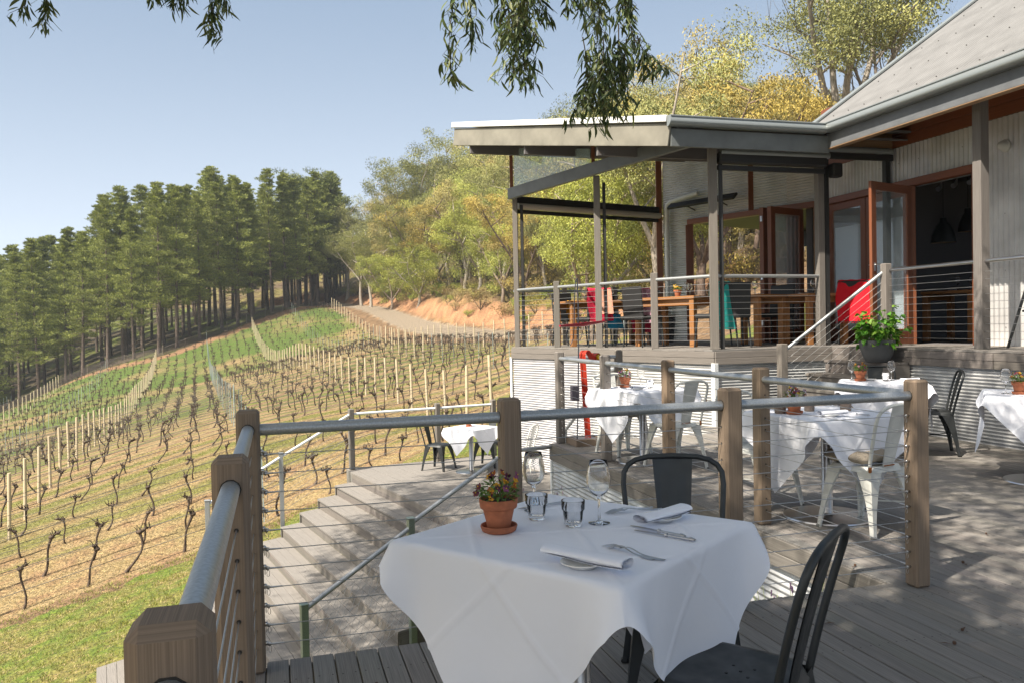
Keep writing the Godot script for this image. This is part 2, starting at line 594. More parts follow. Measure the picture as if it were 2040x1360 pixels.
func ground_color(x: float, z: float, nz: float, fine: FastNoiseLite) -> Color:
	var straw := Color(0.52, 0.385, 0.19)
	var green := Color(0.185, 0.235, 0.030)
	var lush := Color(0.115, 0.205, 0.022)
	var big := lump.get_noise_2d(x * 1.2, z * 1.2)
	if z < -45.0:
		var rd := near_line(ROAD, Vector2(x, z))
		if absf(rd.x) < 2.0: return Color(0.50, 0.41, 0.30) * (0.95 + nz * 0.25)
		if rd.x > 2.2 and rd.x < 80.0:
			var e := rd.x + lump.get_noise_2d(rd.y * 6.0, 3.0) * 0.9
			var cut := smoothstep(2.0, 2.9, e) * (1.0 - smoothstep(4.6, 6.0, e))
			var floor_c := Color(0.21, 0.145, 0.075).lerp(Color(0.30, 0.26, 0.07), clampf(0.4 + big * 1.2 + nz, 0, 1))
			return floor_c.lerp(Color(0.60, 0.32, 0.165) * (0.95 + nz * 0.5), maxf(cut, 0.55 * (1.0 - smoothstep(5.0, 9.0, e))))
		var f := near_line(FENCE, Vector2(x, z))
		if f.x < 3.4:
			if f.x > 0.6: return Color(0.40, 0.23, 0.12) * (1.0 + nz * 0.3)
			return Color(0.11, 0.085, 0.04).lerp(Color(0.20, 0.25, 0.03), clampf(0.25 + big * 1.6 + nz * 0.8, 0, 1))
	if in_vines(x, z):
		var k := row_of(x, z)
		var fr := absf(k - roundf(k))
		var far := clampf((-z - 60.0) / 60.0, 0, 1)
		var lushy := clampf(far * 1.25 - 0.15 + big * 1.4 - clampf((x + 6.0) / 20.0, 0, 0.8), 0, 1)
		var g := smoothstep(0.20, 0.40, fr + nz * 0.16 + big * 0.25 - 0.02)
		g = clampf(g * clampf(0.62 + (-z - 26.0) * 0.012, 0.25, 1.0), 0, 1)
		if k < 1.6: g *= 0.15
		g = maxf(g, lushy * 0.9)
		var soil := straw.lerp(Color(0.34, 0.20, 0.105), clampf(nz * 1.8 + 0.12 + smoothstep(0.22, 0.05, fr) * 0.3, 0, 0.8))
		return soil.lerp(green.lerp(lush, lushy), g) * (1.0 + nz * 0.3)
	# lawn
	var l := clampf(0.55 + big * 0.9 + nz * 1.1, 0, 1)
	var lawn := Color(0.33, 0.285, 0.085).lerp(Color(0.15, 0.225, 0.022), l)
	var edge := row_of(x, z)
	if edge > -0.55 + nz * 0.3 and z < -12.0: lawn = Color(0.30, 0.19, 0.10) * (1.0 + nz * 0.6)
	return lawn * (1.0 + nz * 0.25)
func tuft(n: int, len: float, wid: float, c0: Color, c1: Color, spread: float) -> MB:
	var mb := MB.new()
	for i in n:
		mb.col = c0.lerp(c1, rng.randf())
		var a := R(0, TAU)
		var d := Vector3(cos(a) * R(0.1, spread), 1, sin(a) * R(0.1, spread)).normalized()
		var s := Vector3(-sin(a), 0, cos(a))
		mb.leaf(Vector3(cos(a) * 0.03, -0.01, sin(a) * 0.03), d, s, len * R(0.5, 1.1), wid, R(0.1, 0.5))
	return mb
func make_grass() -> void:
	rng.seed = 77
	var o := Node3D.new()
	var kinds := [tuft(7, 0.09, 0.008, Color(0.13, 0.22, 0.02), Color(0.30, 0.30, 0.06), 0.8), tuft(6, 0.11, 0.007, Color(0.45, 0.35, 0.15), Color(0.60, 0.47, 0.24), 1.6)]
	o.free()
	var sets := [[], []]
	var cols := [[], []]
	for i in 52000:
		var th := deg_to_rad(R(-24, 13))
		var r := sqrt(R(60.0, 1500.0))
		var x := sin(th) * r
		var z := -cos(th) * r
		if x > -0.4 and z > -15.2: continue
		var k := 0
		if in_vines(x, z):
			var fr := absf(row_of(x, z) - roundf(row_of(x, z)))
			k = 0 if fr > 0.3 and row_of(x, z) > 1.6 and rng.randf() < 0.6 else 1
		elif lump.get_noise_2d(x * 1.2, z * 1.2) < R(-0.5, 0.1): k = 1
		var s := R(0.6, 1.2)
		sets[k].append(Transform3D(Basis(Vector3.UP, R(0, TAU)).scaled(Vector3(s, s, s)), Vector3(x, ground_y(x, z), z)))
		var b := R(0.7, 1.15)
		cols[k].append(Color(b * R(0.9, 1.1), b, b))
	var g0 := many("lawn_grass", kinds[0], M.leaf, self, sets[0], cols[0])
	tag(g0, "short green lawn grass below the deck and between the near vine rows", "grass")
	var g1 := many("dry_grass", kinds[1], M.leaf, self, sets[1], cols[1])
	tag(g1, "dry straw coloured grass lying between the nearest vine rows", "grass")
# ---------- vineyard ----------
func vine_mesh(sd: int) -> MB:
	rng.seed = sd
	var mb := MB.new()
	mb.col = Color(0.135, 0.10, 0.078)
	var h := R(0.78, 0.95)
	var ph := R(0, TAU)
	var lean := R(-0.28, 0.28)
	var p: Array = []
	for i in 7:
		var t := i / 6.0
		p.append(Vector3(lean * (1.0 - t) * (1.0 - t) + sin(t * 5.0 + ph) * 0.06, -0.05 + t * h, cos(t * 3.3 + ph) * 0.045))
	mb.tube(p, [0.045, 0.03, 0.026, 0.024, 0.025, 0.03, 0.04], 6)
	var top: Vector3 = p[6]
	mb.ball(top, Vector3(0.075, 0.055, 0.06), 7, 4)
	for s in [-1.0, 1.0]:
		if rng.randf() < 0.45: continue
		var l := R(0.10, 0.26)
		var q: Array = [top]
		for i in 3:
			q.append(top + Vector3(s * l * (i + 1) / 3.0, R(-0.02, 0.07) + 0.03 * i, R(-0.04, 0.04)))
		mb.tube(q, [0.034, 0.026, 0.024, 0.016], 5)
		if rng.randf() < 0.5: mb.ball(q[2], Vector3(0.05, 0.04, 0.045), 6, 4)
		for k in 4:
			var b: Vector3 = q[0].lerp(q[3], R(0.15, 1.0))
			mb.tube([b, b + Vector3(R(-0.09, 0.09), R(0.05, 0.17), R(-0.06, 0.06))], [0.014, 0.007], 4)
			if rng.randf() < 0.35: mb.ball(b + Vector3(0, 0.02, 0), Vector3(0.035, 0.03, 0.03), 5, 3)
	for k in 4:
		var b0 := top + Vector3(R(-0.05, 0.05), R(0.0, 0.04), R(-0.04, 0.04))
		mb.tube([b0, b0 + Vector3(R(-0.10, 0.10), R(0.04, 0.16), R(-0.08, 0.08))], [0.013, 0.006], 4)
	if rng.randf() < 0.6:
		var cd := R(-0.65, 0.65)
		mb.tube([top, top + Vector3(cd * 0.4, 0.06, 0), top + Vector3(cd, R(-0.02, 0.05), R(-0.02, 0.02))], [0.011, 0.008, 0.004], 4)
	if rng.randf() < 0.4:
		var e := top + Vector3(R(-0.5, 0.5), R(0.25, 0.45), R(-0.1, 0.1))
		mb.tube([top, top.lerp(e, 0.5) + Vector3(0, 0.08, 0), e], [0.01, 0.007, 0.004], 4)
	return mb
func make_vineyard() -> void:
	var kinds: Array = []
	for i in 9: kinds.append(vine_mesh(300 + i).mesh())
	rng.seed = 500
	var row_turn := atan2(-ROW.y, ROW.x)
	var spots: Array = []
	var posts: Array = []
	var fw := Vector2(0.274, -0.962)
	var rt := Vector2(0.961, 0.274)
	for k in 54:
		var base := ROW0 + ROWP * 2.5 * k
		var shift := fmod(0.535 * k, 1.4)
		for j in range(-54, 46):
			var s := (j * 1.2) + 0.535 * k - 3.2
			var q := base + ROW * s
			var d := q.dot(fw)
			if d < 8.0 or absf(q.dot(rt)) > d * 0.66 + 1.5 or not in_vines(q.x, q.y): continue
			if (j + 48) % 6 == 0:
				posts.append([q, (j + 48) / 6 % 2, d])
			var v := q + ROW * R(-0.18, 0.18) + ROW * 0.6
			if rng.randf() < 0.95: spots.append([d, v, rng.randi() % 9, row_turn + (PI if rng.randf() < 0.5 else 0.0), R(0.85, 1.15)])
	spots.sort_custom(func(a, b): return a[0] < b[0])
	var far: Array = []
	for i in range(9): far.append([])
	for i in spots.size():
		var s = spots[i]
		var p := Vector3(s[1].x, ground_y(s[1].x, s[1].y), s[1].y)
		if i < 300:
			var o := solo("grape_vine", kinds[s[2]], M.bark, "bare pruned grape vine in the nearest row, at the edge of the lawn" if s[3 - 3] < 22.5 else ("bare pruned grape vine among the near rows, crooked and dark on its wire" if s[0] < 36.0 else "bare pruned grape vine in the middle rows of the slope"), "grape vine", "pruned vines in rows on the slope")
			o.position = p
			o.rotation.y = s[3]
			o.scale = Vector3.ONE * s[4]
		else:
			far[s[2]].append(Transform3D(Basis(Vector3.UP, s[3]).scaled(Vector3.ONE * s[4] * 1.05), p))
	var all: Array = []
	for i in 9: all.append_array(far[i])
	var cut := all.size() / 2
	tag(many("far_vines", kinds[2], M.bark, self, all.slice(0, cut)), "distant rows of bare dark vines on the far slope", "grape vines")
	tag(many("more_far_vines", kinds[6], M.bark, self, all.slice(cut)), "distant bare vines higher up the far slope", "grape vines")
	var wood := MB.new()
	wood.col = Color(0.50, 0.43, 0.30)
	wood.tube([Vector3(0, -0.2, 0), Vector3(0, 1.0, 0), Vector3(0, 2.05, 0)], [0.058, 0.054, 0.052], 8)
	var wm := wood.mesh()
	var picket := MB.new()
	picket.col = Color(0.26, 0.32, 0.32)
	picket.box(Vector3(0.035, 2.1, 0.006), Vector3(0, 0.95, 0), 1)
	picket.box(Vector3(0.006, 2.1, 0.03), Vector3(0, 0.95, 0.015), 1)
	var pm := picket.mesh()
	var n := 0
	for q in posts:
		n += 1
		var steel: bool = q[1] == 1 and not (q[0].x > 9.0 and q[2] > 60.0)
		var o := solo("star_picket" if steel else "vineyard_post", pm if steel else wm, M.plain, "thin grey steel picket between vines in a row" if steel else ("pale round timber post among the nearest vine rows" if q[2] < 40.0 else ("pale round timber post among the middle vine rows" if q[2] < 85.0 else "pale round timber post in the farthest vine rows")), "picket" if steel else "post", "steel pickets in the vine rows" if steel else "round timber posts in the vine rows")
		o.position = Vector3(q[0].x, ground_y(q[0].x, q[0].y), q[0].y)
		o.rotation = Vector3(R(-0.025, 0.025), R(0, 6), R(-0.025, 0.025))
	for k in 17:
		var base := ROW0 + ROWP * 2.5 * k
		var mb := MB.new()
		mb.col = Color(0.12, 0.11, 0.10)
		var any := false
		for hh in [0.42, 0.92, 1.3, 1.7]:
			var run: Array = []
			for j in range(-14, 14):
				var q := base + ROW * (j * 2.5)
				if in_vines(q.x, q.y) and q.dot(fw) > 8.0 and absf(q.dot(rt)) < q.dot(fw) * 0.66 + 4.0:
					run.append(Vector3(q.x, ground_y(q.x, q.y) + hh, q.y))
			if run.size() > 1:
				mb.tube(run, 0.009 if hh < 0.5 else 0.006, 4, false)
				any = true
		if any: solo("trellis_wires", mb, M.plain, "dark trellis wires strung along a row of bare vines", "trellis wire", "wires along the vine rows")
func make_road_and_fence() -> void:
	var mb := MB.new()
	mb.col = Color(0.52, 0.43, 0.32)
	var pts: Array = []
	for i in ROAD.size() - 1:
		for k in 8: pts.append(ROAD[i].lerp(ROAD[i + 1], k / 8.0))
	pts.append(ROAD[ROAD.size() - 1])
	var prev: Array = []
	for i in pts.size():
		var d: Vector2 = (pts[mini(i + 1, pts.size() - 1)] - pts[maxi(i - 1, 0)]).normalized()
		var s := Vector2(-d.y, d.x)
		var row: Array = []
		for k in 5:
			var q: Vector2 = pts[i] + s * (k - 2) * 0.85
			row.append(mb.vert(Vector3(q.x, ground_y(q.x, q.y) + 0.06 - 0.02 * absf(k - 2.0), q.y), Vector3.UP, q))
		if prev.size():
			for k in 4: mb.quad(prev[k], prev[k + 1], row[k + 1], row[k])
		prev = row
	struct("gravel_road", mb, M.ground)
	# fence along the pines
	var f := thing("wire_fence", "dark post and wire fence along the foot of the pines", "fence")
	rng.seed = 21
	var post := MB.new()
	post.col = Color(0.30, 0.26, 0.2)
	post.tube([Vector3(0, -0.2, 0), Vector3(0, 1.5, 0)], 0.06, 6)
	var pm := post.mesh()
	var tops: Array = []
	for i in FENCE.size() - 1:
		var l: float = FENCE[i].distance_to(FENCE[i + 1])
		var nseg := int(l / 3.4)
		for k in nseg:
			var q: Vector2 = FENCE[i].lerp(FENCE[i + 1], float(k) / nseg)
			var p := Vector3(q.x, ground_y(q.x, q.y), q.y)
			tops.append(p)
			var o := part("post", pm, M.bark, f)
			o.position = p
			o.scale = Vector3(1, R(0.85, 1.15), 1)
	for w in 7:
		var wr := MB.new()
		wr.col = Color(0.10, 0.085, 0.075)
		var run: Array = []
		for p in tops: run.append(p + Vector3(0, 0.12 + 0.17 * w, 0))
		wr.tube(run, 0.028, 4, false)
		part("wire", wr, M.plain, f)
# ---------- trees ----------
func leaf_cloud(mb: MB, at: Vector3, rad: Vector3, n: int, len: float, wid: float, c0: Color, c1: Color, droop: float) -> void:
	var tone := R(0.12, 0.88)
	for i in n:
		var d := Vector3(rng.randfn(), rng.randfn(), rng.randfn()).normalized()
		var p := at + d * rad * pow(rng.randf(), 0.45)
		mb.col = c0.lerp(c1, clampf(tone + R(-0.22, 0.22) + d.y * 0.08, 0, 1))
		var a := R(0, TAU)
		var dir := Vector3(cos(a), R(-0.9, 0.5) - droop, sin(a)).normalized()
		var b := R(0, TAU)
		var side := dir.cross(Vector3(cos(b), sin(b) * 0.6, sin(b + 1.0))).normalized()
		mb.leaf(p, dir, side, len * R(0.6, 1.3), wid * R(0.7, 1.2), 0.15)
func gum_tree(sd: int, h: float, hue: int, bushy: float, dens := 1.0) -> Array:
	rng.seed = sd
	var tr := MB.new()
	var cr := MB.new()
	var barks := [Color(0.42, 0.34, 0.27), Color(0.50, 0.45, 0.38), Color(0.26, 0.19, 0.15)]
	tr.col = barks[sd % 3]
	var pal := [[Color(0.13, 0.15, 0.05), Color(0.36, 0.36, 0.12)], [Color(0.16, 0.15, 0.05), Color(0.43, 0.36, 0.11)], [Color(0.16, 0.20, 0.045), Color(0.45, 0.47, 0.09)], [Color(0.20, 0.165, 0.045), Color(0.52, 0.40, 0.085)]]
	var c0: Color = pal[hue][0]
	var c1: Color = pal[hue][1]
	var lean := Vector3(R(-0.12, 0.12), 0, R(-0.12, 0.12))
	var fork := h * R(0.22, 0.38) * (1.0 - bushy * 0.5)
	var p: Array = []
	for i in 5:
		var t := i / 4.0
		p.append(Vector3(0, -0.4, 0) + Vector3.UP * (fork + 0.4) * t + lean * fork * t + Vector3(sin(t * 5.0 + sd) * 0.12, 0, cos(t * 4.0 + sd) * 0.12))
	var r0 := h * 0.017
	tr.tube(p, [r0 * 1.25, r0 * 1.0, r0 * 0.9, r0 * 0.85, r0 * 0.8], 7)
	var stems := 3 + int(R(0, 3))
	for s in stems:
		var a := TAU * s / stems + R(-0.5, 0.5)
		var tilt := R(0.15, 0.62)
		var l := h * R(0.45, 0.68)
		var d := Vector3(cos(a) * tilt, 1.0 - tilt * 0.35, sin(a) * tilt).normalized()
		var q: Array = [p[4]]
		var rr: Array = [r0 * 0.62]
		for i in 4:
			var t := (i + 1) / 4.0
			q.append(p[4] + d * l * t + Vector3(sin(t * 4.0 + s * 2.0), 0, cos(t * 3.0 + s)) * 0.05 * h * t)
			rr.append(r0 * 0.62 * (1.0 - 0.8 * t))
		tr.tube(q, rr, 6)
		for k in 8:
			var t := R(0.25, 1.0)
			var idx := mini(int(t * 4), 3)
			var b: Vector3 = q[idx].lerp(q[idx + 1], t * 4 - idx)
			var a2 := R(0, TAU)
			var e := b + Vector3(cos(a2), R(0.1, 0.9), sin(a2)) * h * R(0.07, 0.16)
			tr.tube([b, b.lerp(e, 0.5) + Vector3(0, R(-0.1, 0.2), 0), e], [r0 * 0.25, r0 * 0.17, r0 * 0.07], 5)
			var shade := R(0.75, 1.15)
			for m in 4:
				var o := Vector3(R(-1, 1), R(-0.6, 0.9), R(-1, 1)) * h * 0.065
				var rad := h * R(0.04, 0.078)
				leaf_cloud(cr, e + o, Vector3(rad, rad * 0.72, rad), int(165 * dens), h * 0.0112 / dens, h * 0.0045, c0 * shade, c1 * shade, 0.55)
	if bushy > 0.0:
		for k in int(22 * bushy):
			var a3 := R(0, TAU)
			var y := h * R(0.12, 0.55)
			var rad3 := h * R(0.05, 0.085)
			leaf_cloud(cr, Vector3(cos(a3) * h * R(0.05, 0.2), y, sin(a3) * h * R(0.05, 0.2)), Vector3(rad3, rad3 * 0.8, rad3), 150, h * 0.012, h * 0.0044, c0, c1, 0.4)
	return [tr.mesh(), cr.mesh()]
func pine_tree(sd: int, bare: float, flat: float) -> Array:
	rng.seed = sd
	var h := 30.0
	var tr := MB.new()
	tr.col = Color(0.20, 0.155, 0.125)
	var cr := MB.new()
	var p: Array = []
	var rr: Array = []
	for i in 8:
		var t := i / 7.0
		p.append(Vector3(sin(t * 2.0 + sd) * 0.35, h * t - 0.5, cos(t * 2.4 + sd) * 0.35))
		rr.append(0.36 * (1.0 - t * 0.92))
	tr.tube(p, rr, 7)
	# dead stubs low down
	for i in 16:
		var y := h * R(0.06, maxf(bare, 0.12))
		var a := R(0, TAU)
		var b := Vector3(0, y, 0)
		tr.tube([b, b + Vector3(cos(a), R(-0.5, 0.2), sin(a)) * R(0.8, 2.2)], [0.05, 0.015], 4)
	var y := h * bare
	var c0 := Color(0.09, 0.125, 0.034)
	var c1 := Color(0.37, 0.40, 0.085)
	while y < h * 0.985:
		var t := (y / h - bare) / (1.0 - bare)
		var reach := h * (0.125 * (1.0 - pow(t, 1.6)) + 0.014) * R(0.6, 1.3)
		if t < 0.12: reach *= 0.75
		var nb := 2
		var a0 := R(0, TAU)
		for k in nb:
			var a := a0 + TAU * k / nb + R(-0.9, 0.9)
			var rise := lerpf(-0.02, 0.75, pow(t, 2.0)) + R(-0.08, 0.14)
			var l := reach * R(0.6, 1.15)
			var d := Vector3(cos(a), rise, sin(a))
			var b := Vector3(sin(y / h * 2.0 + sd) * 0.35, y, cos(y / h * 2.4 + sd) * 0.35)
			tr.tube([b, b + d * l * 0.7], [0.06 * (1.1 - t), 0.02], 4)
			var shade := R(0.7, 1.2)
			for m in 3:
				var q := b + d * l * (0.42 + 0.29 * m) + Vector3(R(-0.3, 0.3), R(-0.1, 0.3), R(-0.3, 0.3))
				var rad := l * lerpf(0.30, 0.20, m / 2.0) + 0.22
				for i in 46:
					var dd := Vector3(rng.randfn(), rng.randfn(), rng.randfn()).normalized()
					var pt := q + dd * Vector3(rad, rad * flat, rad) * pow(rng.randf(), 0.45)
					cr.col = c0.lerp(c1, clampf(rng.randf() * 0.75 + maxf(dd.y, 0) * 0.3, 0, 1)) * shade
					var dir := Vector3(dd.x + d.x * 0.5, 0.55 + R(-0.2, 0.5), dd.z + d.z * 0.5).normalized()
					var bb := R(0, TAU)
					var side := dir.cross(Vector3(cos(bb), 0.3, sin(bb))).normalized()
					cr.leaf(pt, dir, side, R(0.3, 0.6), R(0.07, 0.12), 0.0)
		y += R(0.22, 0.48) * lerpf(1.15, 0.8, t)
	return [tr.mesh(), cr.mesh()]
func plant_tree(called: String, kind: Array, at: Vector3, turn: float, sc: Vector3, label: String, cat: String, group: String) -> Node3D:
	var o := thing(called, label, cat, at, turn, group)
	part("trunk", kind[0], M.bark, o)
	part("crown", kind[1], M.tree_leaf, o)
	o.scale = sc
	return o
func make_forest() -> void:
	var pines := [pine_tree(901, 0.30, 0.40), pine_tree(902, 0.36, 0.36), pine_tree(903, 0.27, 0.48), pine_tree(904, 0.22, 0.38), pine_tree(905, 0.08, 0.5)]
	rng.seed = 61
	var total := 0.0
	for i in FENCE.size() - 1: total += FENCE[i].distance_to(FENCE[i + 1])
	for layer in 8:
		var s := R(0.0, 3.0)
		while s < total + 6.0:
			var q := along(FENCE, s)
			var back := Vector2(0.12, -0.99)
			var w: Vector2 = q + back * (3.0 + layer * 7.0 + R(-1.6, 1.6))
			var k := rng.randi() % 4
			if s < 20.0 and layer < 3: k = 4
			elif s < 34.0 and layer == 0 and rng.randf() < 0.5: k = 4
			var hh := R(0.74, 0.93) * (0.94 if s < 40.0 else 1.0) * (1.0 if layer < 5 else 0.9)
			if s > total - 30.0: hh *= 0.93
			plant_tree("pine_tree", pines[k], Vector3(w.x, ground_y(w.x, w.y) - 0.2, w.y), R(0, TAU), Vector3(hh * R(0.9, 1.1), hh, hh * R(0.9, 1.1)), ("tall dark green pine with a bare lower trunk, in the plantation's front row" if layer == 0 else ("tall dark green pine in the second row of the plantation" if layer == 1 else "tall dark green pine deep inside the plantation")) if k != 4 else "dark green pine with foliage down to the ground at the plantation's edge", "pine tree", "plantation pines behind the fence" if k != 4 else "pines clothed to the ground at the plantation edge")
			s += R(2.6, 4.6) + layer * 0.6
	# the broad pine at the right end of the plantation
	var broad := broad_pine()
	for q in [Vector3(10.5, 0, -171), Vector3(4.5, 0, -176)]:
		q.y = ground_y(q.x, q.z) - 0.2
		plant_tree("broad_pine", broad, q, q.x, Vector3.ONE * (0.94 if q.x > 8 else 0.96), "tall broad rounded pine with open dark limbs, %s" % ("rightmost of the plantation, beside the gum trees" if q.x > 8 else "second from the right end of the plantation"), "pine tree", "")
	var gums: Array = []
	for i in 8: gums.append(gum_tree(700 + i, 20.0, [0, 1, 2, 0, 3, 0, 2, 1][i], [0.0, 0.5, 1.0, 0.3, 0.8, 0.15, 1.0, 0.6][i]))
	rng.seed = 99
	var fw := Vector2(0.274, -0.962)
	var rt := Vector2(0.961, 0.274)
	var made := 0
	for gi in range(-4, 22):
		for gj in range(0, 18):
			var q := fw * (58.0 + gj * 7.0 + R(-2.6, 2.6)) + rt * (gi * 6.2 - 12.0 + R(-2.4, 2.4))
			var d := q.dot(fw)
			var side := q.dot(rt) / d
			if side < -0.24 or side > 0.70: continue
			var r := near_line(ROAD, q)
			if r.x < 6.5 or q.y < -176.0: continue
			var depth_in := r.x
			if depth_in > 46.0 and side < 0.45: continue
			var base_y := ground_y(q.x, q.y)
			var hh := clampf((1.4 + skyline(side) * d - base_y) / 16.6 * R(0.74, 1.0) * (0.8 if depth_in < 11.0 else 1.0), 0.36, 1.6)
			var k := rng.randi() % 8
			if depth_in < 9.0: k = [2, 4, 6, 1][rng.randi() % 4]
			plant_tree("gum_tree", gums[k], Vector3(q.x, ground_y(q.x, q.y) - 0.2, q.y), R(0, TAU), Vector3(hh, hh, hh), ["olive", "bronze", "bushy yellow-green", "olive spreading", "bushy golden", "slim olive", "rounded yellow-green", "bronze and bushy"][k] + (" gum tree along the top of the road cutting" if depth_in < 13.0 else (" gum tree on the hillside left of the verandah" if side < 0.0 else (" gum tree on the hillside seen through the verandah posts" if side < 0.22 else " gum tree on the hill behind the restaurant roof"))), "gum tree", "gum trees on the hillside")
			made += 1
	for q in [[Vector2(16.0, -147.0), 0.72, 0], [Vector2(18.5, -138.0), 0.68, 2], [Vector2(15.2, -156.0), 0.78, 3], [Vector2(17.5, -161.0), 0.95, 5], [Vector2(20.5, -150.0), 0.9, 7], [Vector2(22.0, -141.0), 0.88, 0], [Vector2(13.5, -168.0), 0.95, 3], [Vector2(19.5, -168.0), 1.05, 0], [Vector2(21.5, -129.0), 0.7, 6]]:
		plant_tree("gum_tree", gums[q[2]], Vector3(q[0].x, ground_y(q[0].x, q[0].y) - 0.2, q[0].y), q[0].x, Vector3(q[1] * 1.15, q[1], q[1] * 1.15), "olive gum tree where the road disappears at the end of the pines", "gum tree", "gum trees at the far end of the road")
	# shrubs along the cutting
	var shr := [shrub(41, 1.3, Color(0.15, 0.17, 0.03), Color(0.40, 0.37, 0.07)), shrub(42, 1.0, Color(0.10, 0.15, 0.02), Color(0.30, 0.36, 0.04)), shrub(43, 1.8, Color(0.14, 0.12, 0.05), Color(0.30, 0.23, 0.09))]
	for i in 120:
		var s := R(6.0, 116.0)
		var q := along(ROAD, s)
		var d2: Vector2 = (along(ROAD, s + 1.0) - q).normalized()
		q += Vector2(-d2.y, d2.x) * (R(4.6, 12.0) if rng.randf() < 0.85 else R(3.4, 4.6))
		var o := solo("shrub", shr[rng.randi() % 3], M.tree_leaf, "low scrubby bush at the top of the orange road cutting", "shrub", "bushes along the road cutting")
		o.position = Vector3(q.x, ground_y(q.x, q.y) - 0.1, q.y)
		o.rotation.y = R(0, TAU)
		var ss := R(0.7, 1.7)
		o.scale = Vector3(ss, ss * R(0.8, 1.2), ss)
	# the tall gum behind the roof and the bare trees beside it
	var tall := gum_tree(733, 27.0, 0, 0.0, 1.5)
	var tg := plant_tree("tall_gum_tree", tall, Vector3(37.6, 4.0, -47.2), 0.6, Vector3(1.0, 1.0, 1.0), "tall reddish-trunked gum tree rising behind the iron roof", "gum tree", "")
	tg.rotation.z = 0.04
	for q in [[Vector3(40.9, 4.5, -46.2), 21.0, 11, "bare grey dead tree just right of the tall gum, against the deep blue sky"], [Vector3(43.0, 4.5, -45.4), 20.0, 12, "second bare dead tree, its forked top half hidden by the roof"], [Vector3(39.4, 4.0, -46.0), 20.0, 15, "slim bare forked tree standing close beside the tall gum"]]:
		var o := solo("dead_tree", bare_tree(q[2], q[1]), M.bark, q[3], "dead tree")
		o.position = q[0]
	var fill := [[Vector3(47.0, 4.0, -50.0), 5], [Vector3(30.0, 3.5, -52.0), 1], [Vector3(26.0, 3.0, -47.0), 4], [Vector3(38.0, 4.0, -54.0), 4], [Vector3(33.0, 3.5, -60.0), 1], [Vector3(24.0, 2.5, -56.0), 7], [Vector3(21.0, 1.5, -50.0), 6], [Vector3(17.5, 1.0, -44.0), 2], [Vector3(20.0, 1.5, -40.0), 0], [Vector3(28.0, 3.0, -58.0), 2]]
	for f in fill:
		var p: Vector3 = f[0]
		p.y = ground_y(p.x, p.z) - 0.2
		var pd: float = Vector2(p.x, p.z).dot(fw)
		plant_tree("gum_tree", gums[f[1]], p, R(0, TAU), Vector3.ONE * clampf((1.4 + skyline(Vector2(p.x, p.z).dot(rt) / pd) * pd - p.y) / 16.6 * R(0.85, 1.0), 0.3, 1.1), "bushy golden gum tree close behind the restaurant", "gum tree", "gum trees behind the restaurant")
# how high the gum forest stands above the eye, as a slope, for each bearing: it climbs to a knoll behind the restaurant and thins out beyond
func skyline(side: float) -> float:
	var k := [[-0.24, 0.075], [-0.19, 0.135], [-0.16, 0.16], [-0.10, 0.197], [-0.05, 0.222], [0.0, 0.215], [0.05, 0.23], [0.14, 0.268], [0.19, 0.288], [0.23, 0.305], [0.30, 0.295], [0.36, 0.275], [0.42, 0.235], [0.54, 0.205], [0.8, 0.2]]
	for i in k.size() - 1:
		if side <= k[i + 1][0]:
			return lerpf(k[i][1], k[i + 1][1], clampf((side - k[i][0]) / (k[i + 1][0] - k[i][0]), 0, 1))
	return 0.2
func along(L: Array, s: float) -> Vector2:
	for i in L.size() - 1:
		var l: float = L[i].distance_to(L[i + 1])
		if s <= l or i == L.size() - 2:
			return L[i] + (L[i + 1] - L[i]) * (s / l)
		s -= l
	return L[0]
func shrub(sd: int, h: float, c0: Color, c1: Color) -> ArrayMesh:
	rng.seed = sd
	var mb := MB.new()
	for i in 7:
		mb.col = Color(0.12, 0.09, 0.06)
		var e := Vector3(R(-0.6, 0.6) * h, h * R(0.4, 0.9), R(-0.6, 0.6) * h)
		mb.tube([Vector3(0, -0.1, 0), e], [0.03, 0.01], 4)
		leaf_cloud(mb, e, Vector3(h * 0.4, h * 0.32, h * 0.4), 90, h * 0.13, h * 0.035, c0, c1, 0.0)
	return mb.mesh()
func bare_tree(sd: int, h: float) -> MB:
	rng.seed = sd
	var mb := MB.new()
	mb.col = Color(0.30, 0.255, 0.22)
	limb(mb, Vector3(0, -0.5, 0), Vector3(R(-0.15, 0.15), 1, R(-0.15, 0.15)).normalized(), h * 0.45, h * 0.019, 5)
	return mb
func limb(mb: MB, p: Vector3, d: Vector3, l: float, r: float, deep: int) -> void:
	var q: Array = [p]
	var rr: Array = [r]
	var dd := d
	for i in 3:
		dd = (dd + Vector3(R(-0.25, 0.25), R(-0.02, 0.12), R(-0.25, 0.25))).normalized()
		q.append(q[i] + dd * l / 3.0)
		rr.append(r * (1.0 - 0.13 * (i + 1)))
	mb.tube(q, rr, 6)
	if deep <= 0: return
	for k in 2 + (1 if rng.randf() < 0.5 else 0):
		var a := R(0, TAU)
		var nd := (dd + Vector3(cos(a), R(0.0, 0.5), sin(a)) * R(0.5, 0.9)).normalized()
		limb(mb, q[3] if k < 2 else q[2], nd, l * R(0.55, 0.8), rr[3] * 0.68, deep - 1)
